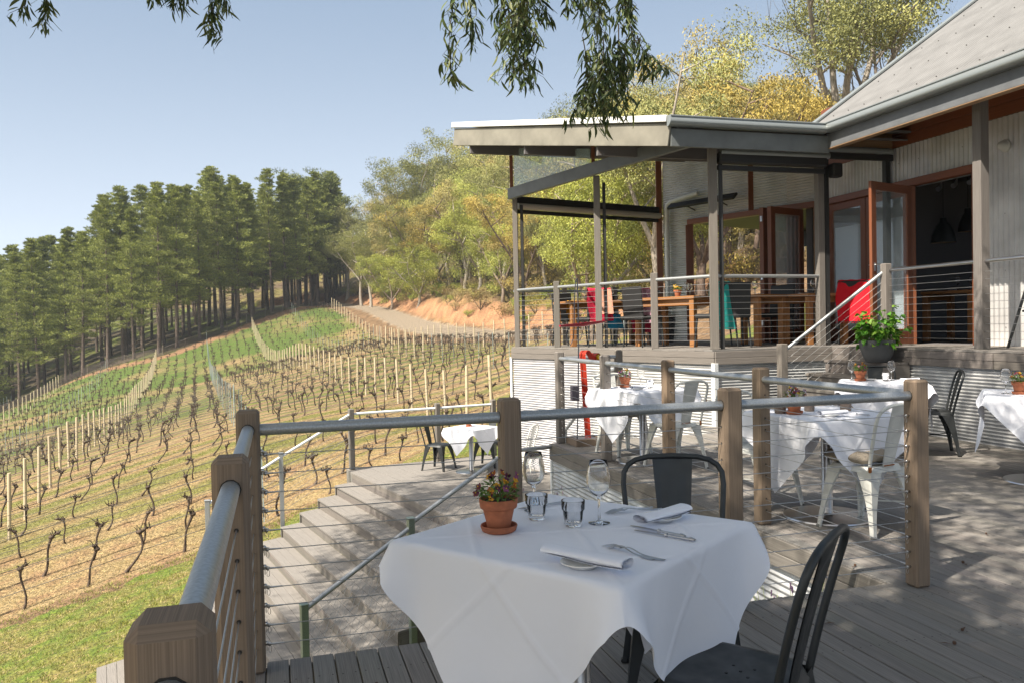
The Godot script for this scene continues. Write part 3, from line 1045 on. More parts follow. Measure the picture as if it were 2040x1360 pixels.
func broad_pine() -> Array:
	rng.seed = 17
	var tr := MB.new()
	tr.col = Color(0.13, 0.10, 0.085)
	var cr := MB.new()
	var h := 28.0
	tr.tube([Vector3(0, -0.5, 0), Vector3(0.3, 9, 0), Vector3(0, 18, 0.3), Vector3(0.2, 25, 0)], [0.6, 0.5, 0.36, 0.14], 8)
	for i in 46:
		var t := R(0.18, 1.0)
		var a := R(0, TAU)
		var reach := (6.8 * sin(clampf(t * 1.05, 0, 1) * PI * 0.93) + 0.9) * R(0.6, 1.1)
		var b := Vector3(0.1, h * t * 0.9, 0.1)
		var e := b + Vector3(cos(a) * reach, R(0.4, 2.6) * (0.4 + t), sin(a) * reach)
		tr.tube([b, b.lerp(e, 0.5) + Vector3(0, -0.3, 0), e], [0.16, 0.1, 0.04], 5)
		var shade := R(0.7, 1.15)
		for m in 5:
			var q := b.lerp(e, R(0.5, 1.05)) + Vector3(R(-1, 1), R(0, 0.9), R(-1, 1))
			var rad := R(0.9, 1.7)
			for k in 60:
				var dd := Vector3(rng.randfn(), rng.randfn(), rng.randfn()).normalized()
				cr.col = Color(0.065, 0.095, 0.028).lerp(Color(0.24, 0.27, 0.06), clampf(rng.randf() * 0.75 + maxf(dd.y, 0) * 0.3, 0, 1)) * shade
				var bb := R(0, TAU)
				var dir := Vector3(dd.x, 0.6, dd.z).normalized()
				cr.leaf(q + dd * Vector3(rad, rad * 0.45, rad) * pow(rng.randf(), 0.45), dir, dir.cross(Vector3(cos(bb), 0.3, sin(bb))).normalized(), R(0.4, 0.75), R(0.1, 0.18), 0.0)
	return [tr.mesh(), cr.mesh()]
# ---------- decks, stairs, rails ----------
func tint(k := 1.0, spread := 0.16) -> Color:
	var b := R(1.0 - spread, 1.0 + spread * 0.5) * k
	return Color(b * R(0.97, 1.03), b, b * R(0.96, 1.03))
func board(parent: Node, m: Material, s: Vector3, at: Vector3, ch := 0.003, b := Basis(), called := "board") -> MeshInstance3D:
	var mb := MB.new()
	mb.col = tint()
	mb.uo = Vector2(R(0, 9), R(0, 9))
	mb.box(s, Vector3.ZERO, -1, ch)
	var o := part(called, mb, m, parent)
	o.transform = Transform3D(b, at)
	return o
func plank(parent: Node, poly: Array, y: float, th: float, gd: Vector2, m: Material, called := "board", k := 1.0) -> void:
	var mb := MB.new()
	mb.col = tint(k)
	mb.uo = Vector2(R(0, 9), R(0, 9))
	mb.slab(poly, y, th, gd)
	part(called, mb, m, parent)
func clip_strip(poly: Array, o: Vector2, g: Vector2, w: float) -> Array:   # part of a convex polygon within w of the line o+g*t
	var p := poly.duplicate()
	var nn := Vector2(-g.y, g.x)
	for s in [1.0, -1.0]:
		var out: Array = []
		for i in p.size():
			var a: Vector2 = p[i]
			var b: Vector2 = p[(i + 1) % p.size()]
			var da: float = w - (a - o).dot(nn) * s
			var db: float = w - (b - o).dot(nn) * s
			if da >= 0: out.append(a)
			if (da >= 0) != (db >= 0): out.append(a.lerp(b, da / (da - db)))
		p = out
	return p
func decking(parent: Node, poly: Array, y: float, g: Vector2, w: float, gap: float, m: Material, k := 1.0) -> void:
	g = g.normalized()
	var nn := Vector2(-g.y, g.x)
	var lo := 1e9
	var hi := -1e9
	for q in poly:
		lo = minf(lo, q.dot(nn)); hi = maxf(hi, q.dot(nn))
	var s := lo + w * 0.5
	while s < hi:
		var st := clip_strip(poly, nn * s, g, (w - gap) * 0.5)
		if st.size() >= 3: plank(parent, st, y + R(-0.0015, 0.0015), 0.022, g, m, "board", k)
		s += w
func corrugated(mb: MB, o: Vector3, across: Vector3, down: Vector3, wid: float, hgt: float, pitch: float, amp: float, along_down: bool) -> void:
	# a sheet from o spanning across*wid and down*hgt; waves vary along down (along_down) or across
	var nn := across.cross(down).normalized()
	var L := hgt if along_down else wid
	var n := int(L / pitch * 8.0)
	var wv: Vector3 = down if along_down else across
	var fl: Vector3 = across if along_down else down
	var fw := wid if along_down else hgt
	var pa := -1
	var pb := -1
	for i in n + 1:
		var s := L * i / n
		var ph := TAU * s / pitch
		var p := o + wv * s + nn * amp * sin(ph)
		var no := (nn - wv * amp * TAU / pitch * cos(ph)).normalized()
		var a := mb.vert(p, no, Vector2(s, 0))
		var b := mb.vert(p + fl * fw, no, Vector2(s, fw))
		if i > 0: mb.quad(pa, pb, b, a)
		pa = a; pb = b
func sheets(parent: Node, o: Vector3, across: Vector3, down: Vector3, wid: float, hgt: float, pitch: float, amp: float, along_down: bool, m: Material, sheet_w: float) -> void:
	var x := 0.0
	var k := 0
	while x < wid - 0.01:
		var w := minf(sheet_w, wid - x)
		var mb := MB.new()
		mb.col = tint(0.97, 0.05)
		corrugated(mb, o + across * x + across.cross(down) * 0.0012 * (k % 2), across, down, w + 0.02 if x + w < wid - 0.01 else w, hgt, pitch, amp, along_down)
		part("cladding_sheet", mb, m, parent)
		x += w
		k += 1
func post_box(parent: Node, at: Vector3, w: float, h: float, m: Material, turn := 0.0, ch := 0.012) -> MeshInstance3D:
	var mb := MB.new()
	mb.col = tint(1.0, 0.12)
	mb.uo = Vector2(R(0, 9), R(0, 9))
	mb.box(Vector3(w, h, w), Vector3(0, h * 0.5, 0), 1, ch)
	var o := part("post", mb, m, parent)
	o.position = at
	o.rotation.y = turn
	return o
func cable(parent: Node, a: Vector3, b: Vector3, r := 0.002, sag := 0.0) -> void:
	var mb := MB.new()
	mb.tube([a, a.lerp(b, 0.25) - Vector3(0, sag * 0.75, 0), a.lerp(b, 0.5) - Vector3(0, sag, 0), a.lerp(b, 0.75) - Vector3(0, sag * 0.75, 0), b], r, 5, false)
	part("cable", mb, M.wire, parent)
func pipe(parent: Node, p: Array, r: float, called := "rail", m: Material = null) -> void:
	var mb := MB.new()
	mb.tube(p, r, 16)
	part(called, mb, m if m else M.galv, parent)
func fitting(parent: Node, at: Vector3, d: Vector3) -> void:
	var mb := MB.new()
	mb.tube([at, at + d * 0.012], 0.0045, 6)
	mb.ball(at + d * 0.016, Vector3(0.008, 0.009, 0.008), 7, 4)
	mb.tube([at + d * 0.022, at + d * 0.075], [0.0042, 0.003], 6)
	# hanging split ring
	var ring: Array = []
	for k in 9:
		var a := TAU * k / 8.0
		ring.append(at + d * (0.018 + 0.006 * sin(a)) + Vector3(0, -0.021 + 0.014 * cos(a), 0))
	mb.tube(ring, 0.0011, 4, false)
	part("cable_fitting", mb, M.steel, parent)
func hole(mb: MB, at: Vector3, nn: Vector3, r: float) -> void:
	mb.tube([at - nn * 0.002, at + nn * 0.0015], r, 10)
func make_decks() -> void:
	rng.seed = 5
	var d := thing("timber_deck", "grey weathered timber deck carrying the laid tables, notched round a garden bed", "deck")
	# near deck, then the wider part past the corner post
	var x := -0.1733
	var i := 0
	var nails := MB.new()
	nails.col = Color(0.03, 0.028, 0.025)
	while x < 7.40:
		var w := minf(0.0925, 7.42 - x)
		var zf := -3.625 if x < 3.05 else (-9.22 if x < 5.30 else -9.835)
		var z := 1.6
		var cut := 1.6 - R(0.4, 1.0)
		while z > zf:
			var e := maxf(cut, zf)
			if zf - e > -0.35 and e > zf: e = zf
			if e < -0.2 or z < -0.2 or true:
				board(d, M.grey_timber, Vector3(w - 0.0045, 0.022, z - e - 0.002), Vector3(x + w * 0.5, -0.011 + R(-0.001, 0.001), (z + e) * 0.5))
			z = e
			cut = z - [2.4, 3.0, 3.6][i % 3] + R(-0.1, 0.1)
			i += 1
		var jz := -0.7
		while jz > maxf(zf, -6.0):
			for s in [-0.026, 0.026]:
				var c := Vector3(x + w * 0.5 + s + R(-0.003, 0.003), 0.0012, jz + R(-0.006, 0.006))
				var ks: Array = []
				for k in 6: ks.append(nails.vert(c + Vector3(cos(TAU * k / 6), 0, sin(TAU * k / 6)) * 0.0042, Vector3.UP, Vector2.ZERO))
				for k in range(1, 5): nails.tri(ks[0], ks[k], ks[k + 1])
			jz -= 0.45
		x += 0.0932
		i += 1
	# the last screws sit at the front edge
	var o := part("screw_head", nails, M.plain, d)
	o.set_meta("kind", "stuff")
	# fascias and retaining iron round the notch
	for k in 2:
		board(d, M.old_timber, Vector3(0.024, 0.092, 5.62), Vector3(3.074, -0.050 - 0.095 * k, -6.42), 0.004, Basis(), "fascia_board")
		board(d, M.old_timber, Vector3(3.30, 0.092, 0.024), Vector3(1.43, -0.070 - 0.095 * k, -3.612), 0.004, Basis(), "fascia_board")
		board(d, M.old_timber, Vector3(2.2, 0.092, 0.024), Vector3(4.24, -0.070 - 0.095 * k, -9.234), 0.004, Basis(), "fascia_board")
		board(d, M.old_timber, Vector3(0.024, 0.092, 5.2), Vector3(-0.188, -0.070 - 0.095 * k, -1.02), 0.004, Basis(), "fascia_board")
	sheets(d, Vector3(3.094, -0.195, -3.62), Vector3(0, 0, -1), Vector3(0, -1, 0), 5.58, 0.98, 0.045, 0.008, true, M.zinc, 1.8)
	sheets(d, Vector3(3.07, -0.215, -3.59), Vector3(-1, 0, 0), Vector3(0, -1, 0), 3.3, 0.98, 0.045, 0.008, true, M.zinc, 1.8)
	sheets(d, Vector3(3.14, -0.215, -9.22), Vector3(1, 0, 0), Vector3(0, -1, 0), 2.2, 0.9, 0.045, 0.008, true, M.zinc, 1.8)
	var cn := MB.new()
	cn.box(Vector3(0.05, 0.95, 0.05), Vector3(3.095, -0.68, -9.215), 1, 0.003)
	part("corner_trim", cn, M.white_trim, d)
	# joists below, so the deck is a solid thing
	for jx in 9:
		board(d, M.old_timber, Vector3(0.045, 0.14, 5.0), Vector3(-0.05 + jx * 0.4, -0.094, -1.1), 0.0, Basis(), "joist")
func rail_heights() -> Array:
	var h: Array = []
	for i in 11: h.append(0.895 - 0.079 * i)
	return h
func make_rails() -> void:
	rng.seed = 15
	var f := thing("cable_railing", "cable railing with square timber posts just behind the laid near table", "railing")
	var xs := [-0.127, 0.988, 2.101, 3.195]
	var zf := -3.542
	for x in xs:
		var p := post_box(f, Vector3(x, 0, zf), 0.0928, 1.082, M.post_timber)
		var hs := MB.new()
		hs.col = Color(0.03, 0.025, 0.02)
		for h in rail_heights():
			if x > 0: hole(hs, Vector3(-0.0464, h, 0), Vector3(-1, 0, 0), 0.0055)
			if x < 3: hole(hs, Vector3(0.0464, h, 0), Vector3(1, 0, 0), 0.0055)
		if x > 0: hole(hs, Vector3(-0.0464, 0.998, 0), Vector3(-1, 0, 0), 0.0275)
		if x < 0: hole(hs, Vector3(0, 1.0, 0.0464), Vector3(0, 0, 1), 0.0275)
		part("cable_hole", hs, M.plain, p)
	for k in 3:
		pipe(f, [Vector3(xs[k] + 0.02, 0.998, zf), Vector3(xs[k + 1] - 0.03, 0.998, zf)], 0.0242)
	for k in 3:
		var seam := MB.new()
		seam.tube([Vector3(xs[k] + 0.62, 0.998, zf), Vector3(xs[k] + 0.628, 0.998, zf)], 0.0249, 16)
		part("pipe_joint", seam, M.galv, f)
	for h in rail_heights():
		cable(f, Vector3(-0.08, h, zf), Vector3(3.15, h, zf), 0.0021, 0.004)
		fitting(f, Vector3(-0.0805, h, zf), Vector3.RIGHT)
		fitting(f, Vector3(3.1485, h, zf), Vector3.LEFT)
	var l := thing("cable_railing", "cable railing along the left edge of the near deck, nearest the lawn", "railing")
	for z in [-1.021, -2.266]:
		var p := post_box(l, Vector3(-0.127, 0, z), 0.0928, 1.082, M.post_timber, 0.0, 0.016)
		var hs := MB.new()
		hs.col = Color(0.03, 0.025, 0.02)
		for h in rail_heights(): hole(hs, Vector3(0.012, h, 0.0464), Vector3(0, 0, 1), 0.006)
		hole(hs, Vector3(0, 1.0, 0.0464), Vector3(0, 0, 1), 0.0275)
		part("cable_hole", hs, M.plain, p)
	post_box(l, Vector3(-0.127, 0, 0.25), 0.0928, 1.082, M.post_timber)
	pipe(l, [Vector3(-0.127, 1.0, 0.22), Vector3(-0.127, 1.0, -0.985)], 0.0242)
	pipe(l, [Vector3(-0.127, 1.0, -1.05), Vector3(-0.127, 1.0, -2.23)], 0.0242)
	pipe(l, [Vector3(-0.127, 1.0, -2.30), Vector3(-0.127, 1.0, -3.51)], 0.0242)
	for h in rail_heights(): cable(l, Vector3(-0.115, h, 0.2), Vector3(-0.115, h, -3.5), 0.0021)
	for h in rail_heights(): fitting(l, Vector3(-0.080, h + 0.02, -3.51), Vector3(1, -0.3, 0.1).normalized() * 0.35)
	var m := thing("cable_railing", "cable railing receding beside the sunken garden bed to the far end of the deck", "railing")
	for z in [-4.973, -6.376, -7.776, -9.189]:
		var p := post_box(m, Vector3(3.195, 0, z), 0.0928, 1.082, M.post_timber if z > -7.0 else M.old_timber)
		var hs := MB.new()
		hs.col = Color(0.03, 0.025, 0.02)
		for h in rail_heights(): hole(hs, Vector3(0, h, 0.0464), Vector3(0, 0, 1), 0.006)
		if z < -9.0:
			for h in rail_heights(): fitting(m, Vector3(3.195, h, z + 0.0464), Vector3(0, 0, 1))
		part("cable_hole", hs, M.plain, p)
	var zz := [-3.542, -4.973, -6.376, -7.776, -9.189]
	for k in 4: pipe(m, [Vector3(3.195, 1.0, zz[k] - 0.03), Vector3(3.195, 1.0, zz[k + 1] + 0.03)], 0.0242)
	for h in rail_heights():
		cable(m, Vector3(3.195, h - 0.012, -3.59), Vector3(3.195, h, -9.14), 0.0021)
		fitting(m, Vector3(3.195, h - 0.012, -3.589), Vector3(0, 0, -1))
	# the short return at the far edge, and the handrail down behind it
	post_box(m, Vector3(3.95, 0, -9.189), 0.085, 1.082, M.old_timber)
	pipe(m, [Vector3(3.24, 1.0, -9.189), Vector3(3.91, 1.0, -9.189)], 0.0242)
	for h in rail_heights(): cable(m, Vector3(3.24, h, -9.189), Vector3(3.91, h, -9.189), 0.0018)
	pipe(m, [Vector3(3.95, 0.86, -9.22), Vector3(3.95, 0.79, -9.51), Vector3(3.95, -0.15, -11.2)], 0.024, "handrail")
	for k in 6: cable(m, Vector3(3.95, 0.66 - 0.11 * k, -9.4), Vector3(3.95, -0.29 - 0.11 * k, -11.1), 0.0018)
	var lowpost := MB.new()
	lowpost.box(Vector3(0.07, 1.0, 0.07), Vector3(3.95, -0.58, -11.2), 1, 0.004)
	part("post", lowpost, M.galv, m)
func make_lower_landing() -> void:
	rng.seed = 25
	var A0 := Vector2(1.148, -14.19)
	var B0 := Vector2(2.40, -8.98)
	var g := (B0 - A0).normalized()
	var d := thing("lower_landing", "pale grey timber landing with a wide flight of steps going down to the left", "deck")
	var poly := [A0, Vector2(1.10, -14.62), Vector2(3.9, -15.15), Vector2(3.98, -14.0), Vector2(5.45, -10.0), Vector2(5.2, -9.26), Vector2(3.16, -9.20), B0]
	decking(d, poly, LAND, g, 0.139, 0.005, M.grey_timber, 1.2)
	for k in 2: plank(d, [A0 + Vector2(0.01, 0), B0 + Vector2(0.01, 0), B0 + Vector2(0.035, 0), A0 + Vector2(0.035, 0)], LAND - 0.024 - 0.068 * k, 0.066, g, M.old_timber, "riser_board", 0.95)  # greyer old timber, with the shade under the nosing put into its tint
	var under := MB.new()
	under.slab(poly, LAND - 0.16, 0.10, g)
	part("bearer_frame", under, M.old_timber, d)
	for e in [[A0, Vector2(1.10, -14.62)], [Vector2(1.10, -14.62), Vector2(3.9, -15.15)]]:
		plank(d, [e[0], e[1], e[1] + Vector2(0.03, 0.03), e[0] + Vector2(0.03, 0.03)], LAND - 0.024, 0.14, (e[1] - e[0]), M.grey_timber, "fascia_board")
	var pa := A0
	var pb := B0
	for k in range(1, 13):
		var a := A0 + Vector2(-0.295, 0.20) * k
		var b := B0 + Vector2(-0.325, 0.165) * k
		var y := LAND - 0.16 * k
		var ov := (pa - a).normalized() * 0.03
		for s in 3:
			var f0 := s / 3.0
			var f1 := (s + 1) / 3.0 - 0.013
			plank(d, [a.lerp(pa + ov, f0), b.lerp(pb + ov, f0), b.lerp(pb + ov, f1), a.lerp(pa + ov, f1)], y + R(-0.001, 0.001), 0.024, g, M.grey_timber, "tread_board", 1.2)
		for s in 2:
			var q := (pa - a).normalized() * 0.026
			plank(d, [a + q, b + q, b + q * 1.9, a + q * 1.9], y - 0.026 - 0.068 * s, 0.066, g, M.old_timber, "riser_board", 0.95)  # mottled older grey, darker than the treads to paint in the step shade
		plank(d, [a + g * 0.01, pa + g * 0.01, pa + g * 0.04, a + g * 0.04], y - 0.026, 0.32, pa - a, M.grey_timber, "stringer")
		plank(d, [b - g * 0.01, pb - g * 0.01, pb - g * 0.04, b - g * 0.04], y - 0.026, 0.32, pb - b, M.old_timber, "stringer")
		pa = a
		pb = b
	# rails
	var r := thing("landing_railing", "pipe railing with pale timber posts along the vineyard side of the lower landing", "railing")
	var ps := [Vector3(1.19, LAND, -14.50), Vector3(2.77, LAND, -14.80), Vector3(3.88, LAND, -15.02)]
	for p in ps: post_box(r, p, 0.092, 1.06, M.old_timber, 0.25)
	pipe(r, [ps[0] + Vector3(0, 0.97, 0), ps[1] + Vector3(0, 0.97, 0), ps[2] + Vector3(0, 0.97, 0)], 0.022, "rail", M.white_trim)
	for k in 9: cable(r, ps[0] + Vector3(0, 0.86 - 0.09 * k, 0), ps[2] + Vector3(0, 0.86 - 0.09 * k, 0), 0.002)
	var st := [Vector3(1.16, -0.09, -14.48), Vector3(0.0, -0.62, -13.62), Vector3(-1.06, -1.14, -12.84)]
	pipe(r, st, 0.022, "handrail", M.white_trim)
	for k in [1, 2]:
		var mb := MB.new()
		mb.box(Vector3(0.068, 1.3, 0.068), st[k] + Vector3(0, -0.60, 0), 1, 0.004)
		mb.box(Vector3(0.08, 0.016, 0.08), st[k] + Vector3(0, 0.06, 0), 1, 0.003)
		part("post", mb, M.galv, r)
	for k in 9: cable(r, st[0] + Vector3(0, -0.1 - 0.095 * k, 0), st[2] + Vector3(0, -0.1 - 0.095 * k, 0), 0.0028)
	var h := thing("stair_handrail", "green-grey steel handrail with wire mesh below it, slanting down the near end of the steps", "handrail")
	var hp := [Vector3(3.13, -0.03, -9.17), Vector3(2.476, -0.03, -8.99), Vector3(1.26, -0.60, -8.35), Vector3(0.17, -1.18, -7.78)]
	pipe(h, [hp[0], hp[1]], 0.024, "rail")
	pipe(h, [hp[1], hp[2]], 0.024, "rail")
	pipe(h, [hp[2] + Vector3(0.0, -0.04, 0), hp[3]], 0.024, "rail")
	for k in [1, 2, 3]:
		var mb := MB.new()
		mb.col = Color(0.62, 0.72, 0.60)
		mb.box(Vector3(0.068, 1.36, 0.068), hp[k] + Vector3(0, -0.63, 0), 1, 0.004, Basis(Vector3.UP, 0.25))
		mb.box(Vector3(0.078, 0.02, 0.078), hp[k] + Vector3(0, 0.055, 0), 1, 0.006, Basis(Vector3.UP, 0.25))
		part("post", mb, M.galv, h)
	for sp in [[hp[1], hp[2]], [hp[2], hp[3]]]:
		var a: Vector3 = sp[0]
		var b: Vector3 = sp[1]
		var mesh := MB.new()
		for k in 8: mesh.tube([a + Vector3(0, -0.12 - 0.12 * k, 0), b + Vector3(0, -0.12 - 0.12 * k, 0)], 0.0022, 4, false)
		for k in range(-6, 14):
			var t0 := k / 13.0
			var t1 := t0 + 0.42
			var p0 := a.lerp(b, clampf(t0, 0, 1)) + Vector3(0, -0.08 - (0.9 * (clampf(t0, 0, 1) - t0) / 0.42), 0)
			var p1 := a.lerp(b, clampf(t1, 0, 1)) + Vector3(0, -0.08 - 0.9 + 0.9 * (t1 - clampf(t1, 0, 1)) / 0.42, 0)
			mesh.tube([p0, p1], 0.0016, 4, false)
		part("wire_mesh", mesh, M.wire, h)
	# garden bed
	var bed := MB.new()
	bed.slab([Vector2(1.75, -3.66), Vector2(3.07, -3.66), Vector2(3.09, -9.1), Vector2(2.45, -8.85), Vector2(1.9, -8.3)], -1.02, 0.6)
	bed.col = Color(0.3, 0.25, 0.2)
	struct("garden_soil", bed, M.soil)
# ---------- the building ----------
const LD := Vector2(-0.380, -0.925)
func v3(p: Vector2, y: float) -> Vector3:
	return Vector3(p.x, y, p.y)
func beam(parent: Node, called: String, a: Vector3, b: Vector3, w: float, h: float, m: Material, ch := 0.004) -> MeshInstance3D:
	# a straight bar between two points; w across in plan, h in height
	var d := b - a
	var f := d.normalized()
	var s := f.cross(Vector3.UP).normalized() if absf(f.y) < 0.98 else Vector3(0.93, 0, 0.37)
	var u := s.cross(f)
	var mb := MB.new()
	mb.col = tint(1.0, 0.08)
	mb.uo = Vector2(R(0, 9), R(0, 9))
	mb.box(Vector3(d.length(), h, w), Vector3.ZERO, 0, ch)
	var o := part(called, mb, m, parent)
	o.transform = Transform3D(Basis(f, u, s * -1.0) if f.cross(u).dot(s * -1.0) > 0 else Basis(f, u, s), (a + b) * 0.5)
	return o
func quad_panel(parent: Node, called: String, p: Array, m: Material, th := 0.02) -> MeshInstance3D:
	var mb := MB.new()
	mb.col = tint(1.0, 0.06)
	var nn: Vector3 = (p[1] - p[0]).cross(p[2] - p[0]).normalized()
	var ax: Vector3 = (p[1] - p[0]).normalized()
	var f: Array = []
	var b: Array = []
	for q in p:
		f.append(q + nn * th * 0.5)
		b.append(q - nn * th * 0.5)
	mb.face(f, nn, ax, nn.cross(ax))
	mb.face(b, -nn, ax, nn.cross(ax))
	var c := Vector3.ZERO
	for q in p: c += q / p.size()
	for i in p.size():
		var j: int = (i + 1) % p.size()
		var e: Vector3 = (p[j] - p[i]).normalized()
		var sn := e.cross(nn)
		if sn.dot((p[i] + p[j]) * 0.5 - c) < 0: sn = -sn
		mb.face([f[i], f[j], b[j], b[i]], sn, e, nn)
	return part(called, mb, m, parent)
func glazed_leaf(parent: Node, called: String, a: Vector3, b: Vector3, h: float, label := "", glass: Material = null) -> MeshInstance3D:
	# a timber framed glass leaf between a and b (bottom corners)
	var d := b - a
	var w := d.length()
	var t := atan2(-d.z, d.x)
	var fr := MB.new()
	fr.uo = Vector2(R(0, 9), R(0, 9))
	for x in [0.055, w - 0.055]: fr.box(Vector3(0.11, h, 0.042), Vector3(x, h * 0.5, 0), 1, 0.003)
	fr.box(Vector3(w - 0.22, 0.11, 0.040), Vector3(w * 0.5, h - 0.055, 0), 0, 0.003)
	fr.box(Vector3(w - 0.22, 0.20, 0.040), Vector3(w * 0.5, 0.10, 0), 0, 0.003)
	var o := part(called, fr, M.red_timber, parent, label)
	o.position = a
	o.rotation.y = t
	var gl := MB.new()
	gl.box(Vector3(w - 0.22, h - 0.31, 0.006), Vector3(w * 0.5, 0.20 + (h - 0.31) * 0.5, 0))
	part("pane", gl, glass if glass else M.pane, o)
	return o
func make_building() -> void:
	rng.seed = 35
	var B := thing("restaurant_building", "corrugated iron restaurant with a raised timber verandah, skillion roof and steep main roof", "building")
	var A := Vector2(5.60, -9.80)
	var Lf := Vector2(3.94, -13.86)
	var wl := Vector2(7.37, -14.87)
	var wr := Vector2(8.65, -11.60)
	var wd := (wr - wl).normalized()
	# verandah floor
	decking(B, [A, Lf, wl, wr, Vector2(8.65, -9.8)], DECK2, Vector2(1, 0), 0.14, 0.005, M.grey_timber)
	decking(B, [Vector2(7.43, -9.8), Vector2(8.65, -9.8), Vector2(8.65, -1.0), Vector2(7.43, -1.0)], DECK2, Vector2(0, 1), 0.14, 0.005, M.grey_timber)
	var slabm := MB.new()
	slabm.slab([A + Vector2(0.05, -0.05), Lf + Vector2(0.05, 0.02), wl, wr, Vector2(8.65, -9.84)], DECK2 - 0.026, 0.12)
	slabm.slab([Vector2(7.47, -9.84), Vector2(8.65, -9.84), Vector2(8.65, -1.0), Vector2(7.47, -1.0)], DECK2 - 0.026, 0.12)
	part("floor_frame", slabm, M.old_timber, B)
	# two fascia boards on each edge
	for k in 2:
		var y := DECK2 - 0.026 - 0.043 - 0.088 * k
		beam(B, "fascia_board", v3(A, y), v3(Lf, y), 0.03, 0.085, M.old_timber)
		beam(B, "fascia_board", Vector3(5.60, y, -9.79), Vector3(7.43, y, -9.79), 0.03, 0.085, M.old_timber)
		beam(B, "fascia_board", Vector3(7.425, y, -9.77), Vector3(7.425, y, -7.1), 0.03, 0.085, M.old_timber)
		beam(B, "fascia_board", Vector3(7.425, y, -7.09), Vector3(7.425, y, -1.0), 0.03, 0.085, M.old_timber)
	# base cladding
	var lv := Vector3(LD.x, 0, LD.y)
	sheets(B, v3(A + Vector2(0.02, 0.0), 0.842), lv, Vector3(0, -1, 0), 4.36, 2.6, 0.040, 0.0105, true, M.zinc, 2.4)
	sheets(B, Vector3(7.42, 0.842, -9.81), Vector3(-1, 0, 0), Vector3(0, -1, 0), 1.80, 0.9, 0.040, 0.0105, true, M.zinc, 2.4)
	sheets(B, Vector3(7.445, 0.842, -1.0), Vector3(0, 0, -1), Vector3(0, -1, 0), 8.8, 0.9, 0.040, 0.0105, true, M.zinc, 2.2)
	var ct := MB.new()
	ct.box(Vector3(0.07, 1.0, 0.07), Vector3(5.60, 0.34, -9.80), 1, 0.004, Basis(Vector3.UP, 0.2))
	part("corner_trim", ct, M.white_trim, B)
	var ct2 := MB.new()
	ct2.box(Vector3(0.03, 2.6, 0.05), v3(Lf + Vector2(-0.005, -0.02), -0.46), 1, 0.004, Basis(Vector3.UP, 0.4))
	part("corner_trim", ct2, M.white_trim, B)
	# verandah posts with black blind guides
	var turn := -0.39
	for q in [[4.055, -13.87, 3.60, 0.085], [4.81, -11.92, 3.68, 0.10], [5.675, -9.92, 3.76, 0.11]]:
		post_box(B, Vector3(q[0], DECK2, q[1]), q[3], q[2] - DECK2, M.old_timber, turn, 0.004)
		var gd := MB.new()
		gd.box(Vector3(0.05, q[2] - DECK2 - 0.1, 0.07), Vector3(q[0] + 0.12, (q[2] + DECK2) * 0.5 - 0.05, q[1] + 0.0), 1, 0.003, Basis(Vector3.UP, turn))
		part("blind_guide", gd, M.black, B)
	post_box(B, Vector3(7.465, DECK2, -10.08), 0.1, 2.75, M.old_timber, 0.0, 0.004)
	var gd2 := MB.new()
	gd2.box(Vector3(0.07, 2.65, 0.06), Vector3(7.565, DECK2 + 1.325, -10.07), 1, 0.003)
	gd2.box(Vector3(0.08, 2.75, 0.08), Vector3(8.56, DECK2 + 1.375, -10.02), 1, 0.003)
	part("blind_guide", gd2, M.black, B)
	post_box(B, Vector3(7.73, DECK2, -7.545), 0.12, 2.86, M.old_timber, 0.0, 0.004)
	post_box(B, Vector3(7.73, DECK2, -4.2), 0.12, 2.86, M.old_timber, 0.0, 0.004)
	# skillion roof: low at the gutter, rising away along the left side
	var F := Vector2(4.88, -9.62)
	var ry := func(z: float) -> float: return 4.0 + (-9.62 - z) * 0.2
	var roofL := F + LD * 4.86
	quad_panel(B, "skillion_roof", [v3(F, 4.0), Vector3(8.7, 4.0, -9.62), Vector3(8.7, ry.call(-15.6), -15.6), v3(roofL, ry.call(roofL.y))], M.roof, 0.03)
	quad_panel(B, "soffit", [v3(F + Vector2(0.1, -0.06), 3.90), Vector3(8.7, 3.90, -9.68), Vector3(8.7, ry.call(-15.5) - 0.11, -15.5), v3(roofL + Vector2(0.1, 0.03), ry.call(roofL.y) - 0.11)], M.dark_wall, 0.02)
	var e0 := v3(F, 0)
	var e1 := v3(F + LD * 4.86, 0)
	var y1: float = ry.call(e1.z)
	beam(B, "roof_capping", e0 + Vector3(0, 4.005, 0), e1 + Vector3(0, y1 + 0.005, 0), 0.07, 0.085, M.white_trim)
	beam(B, "fascia_board", e0 + Vector3(0.02, 3.80, 0), e1 + Vector3(0.02, y1 - 0.20, 0), 0.03, 0.29, M.fascia_paint)
	beam(B, "side_beam", Vector3(4.99, 3.84, -9.64) + Vector3(0.45, -0.0, -0.2), v3(Lf + Vector2(0.02, -0.02), 3.69), 0.075, 0.19, M.grey_paint)
	beam(B, "side_beam", Vector3(5.0, 3.845, -9.30 - 0.36), Vector3(5.47, 3.84, -9.86), 0.075, 0.17, M.grey_paint)
	for z in [-10.9, -12.4, -13.75]:
		var xl: float = F.x + (z + 9.62) / 0.925 * 0.380
		beam(B, "purlin", Vector3(xl + 0.06, ry.call(z) - 0.40, z), Vector3(7.3, ry.call(z) - 0.40, z), 0.06, 0.17, M.dark_wall)
	# short upper posts and the clear pane above the side beam
	for q in [[4.02, -13.93], [4.80, -12.02]]:
		beam(B, "upper_post", Vector3(q[0], 3.70, q[1]), Vector3(q[0], ry.call(q[1]) - 0.15, q[1]), 0.055, 0.055, M.red_timber)
	quad_panel(B, "clear_pane", [Vector3(4.05, 3.78, -13.86), Vector3(4.77, 3.80, -12.06), Vector3(4.77, ry.call(-12.06) - 0.36, -12.06), Vector3(4.05, ry.call(-13.86) - 0.36, -13.86)], M.hazy_pane, 0.008)
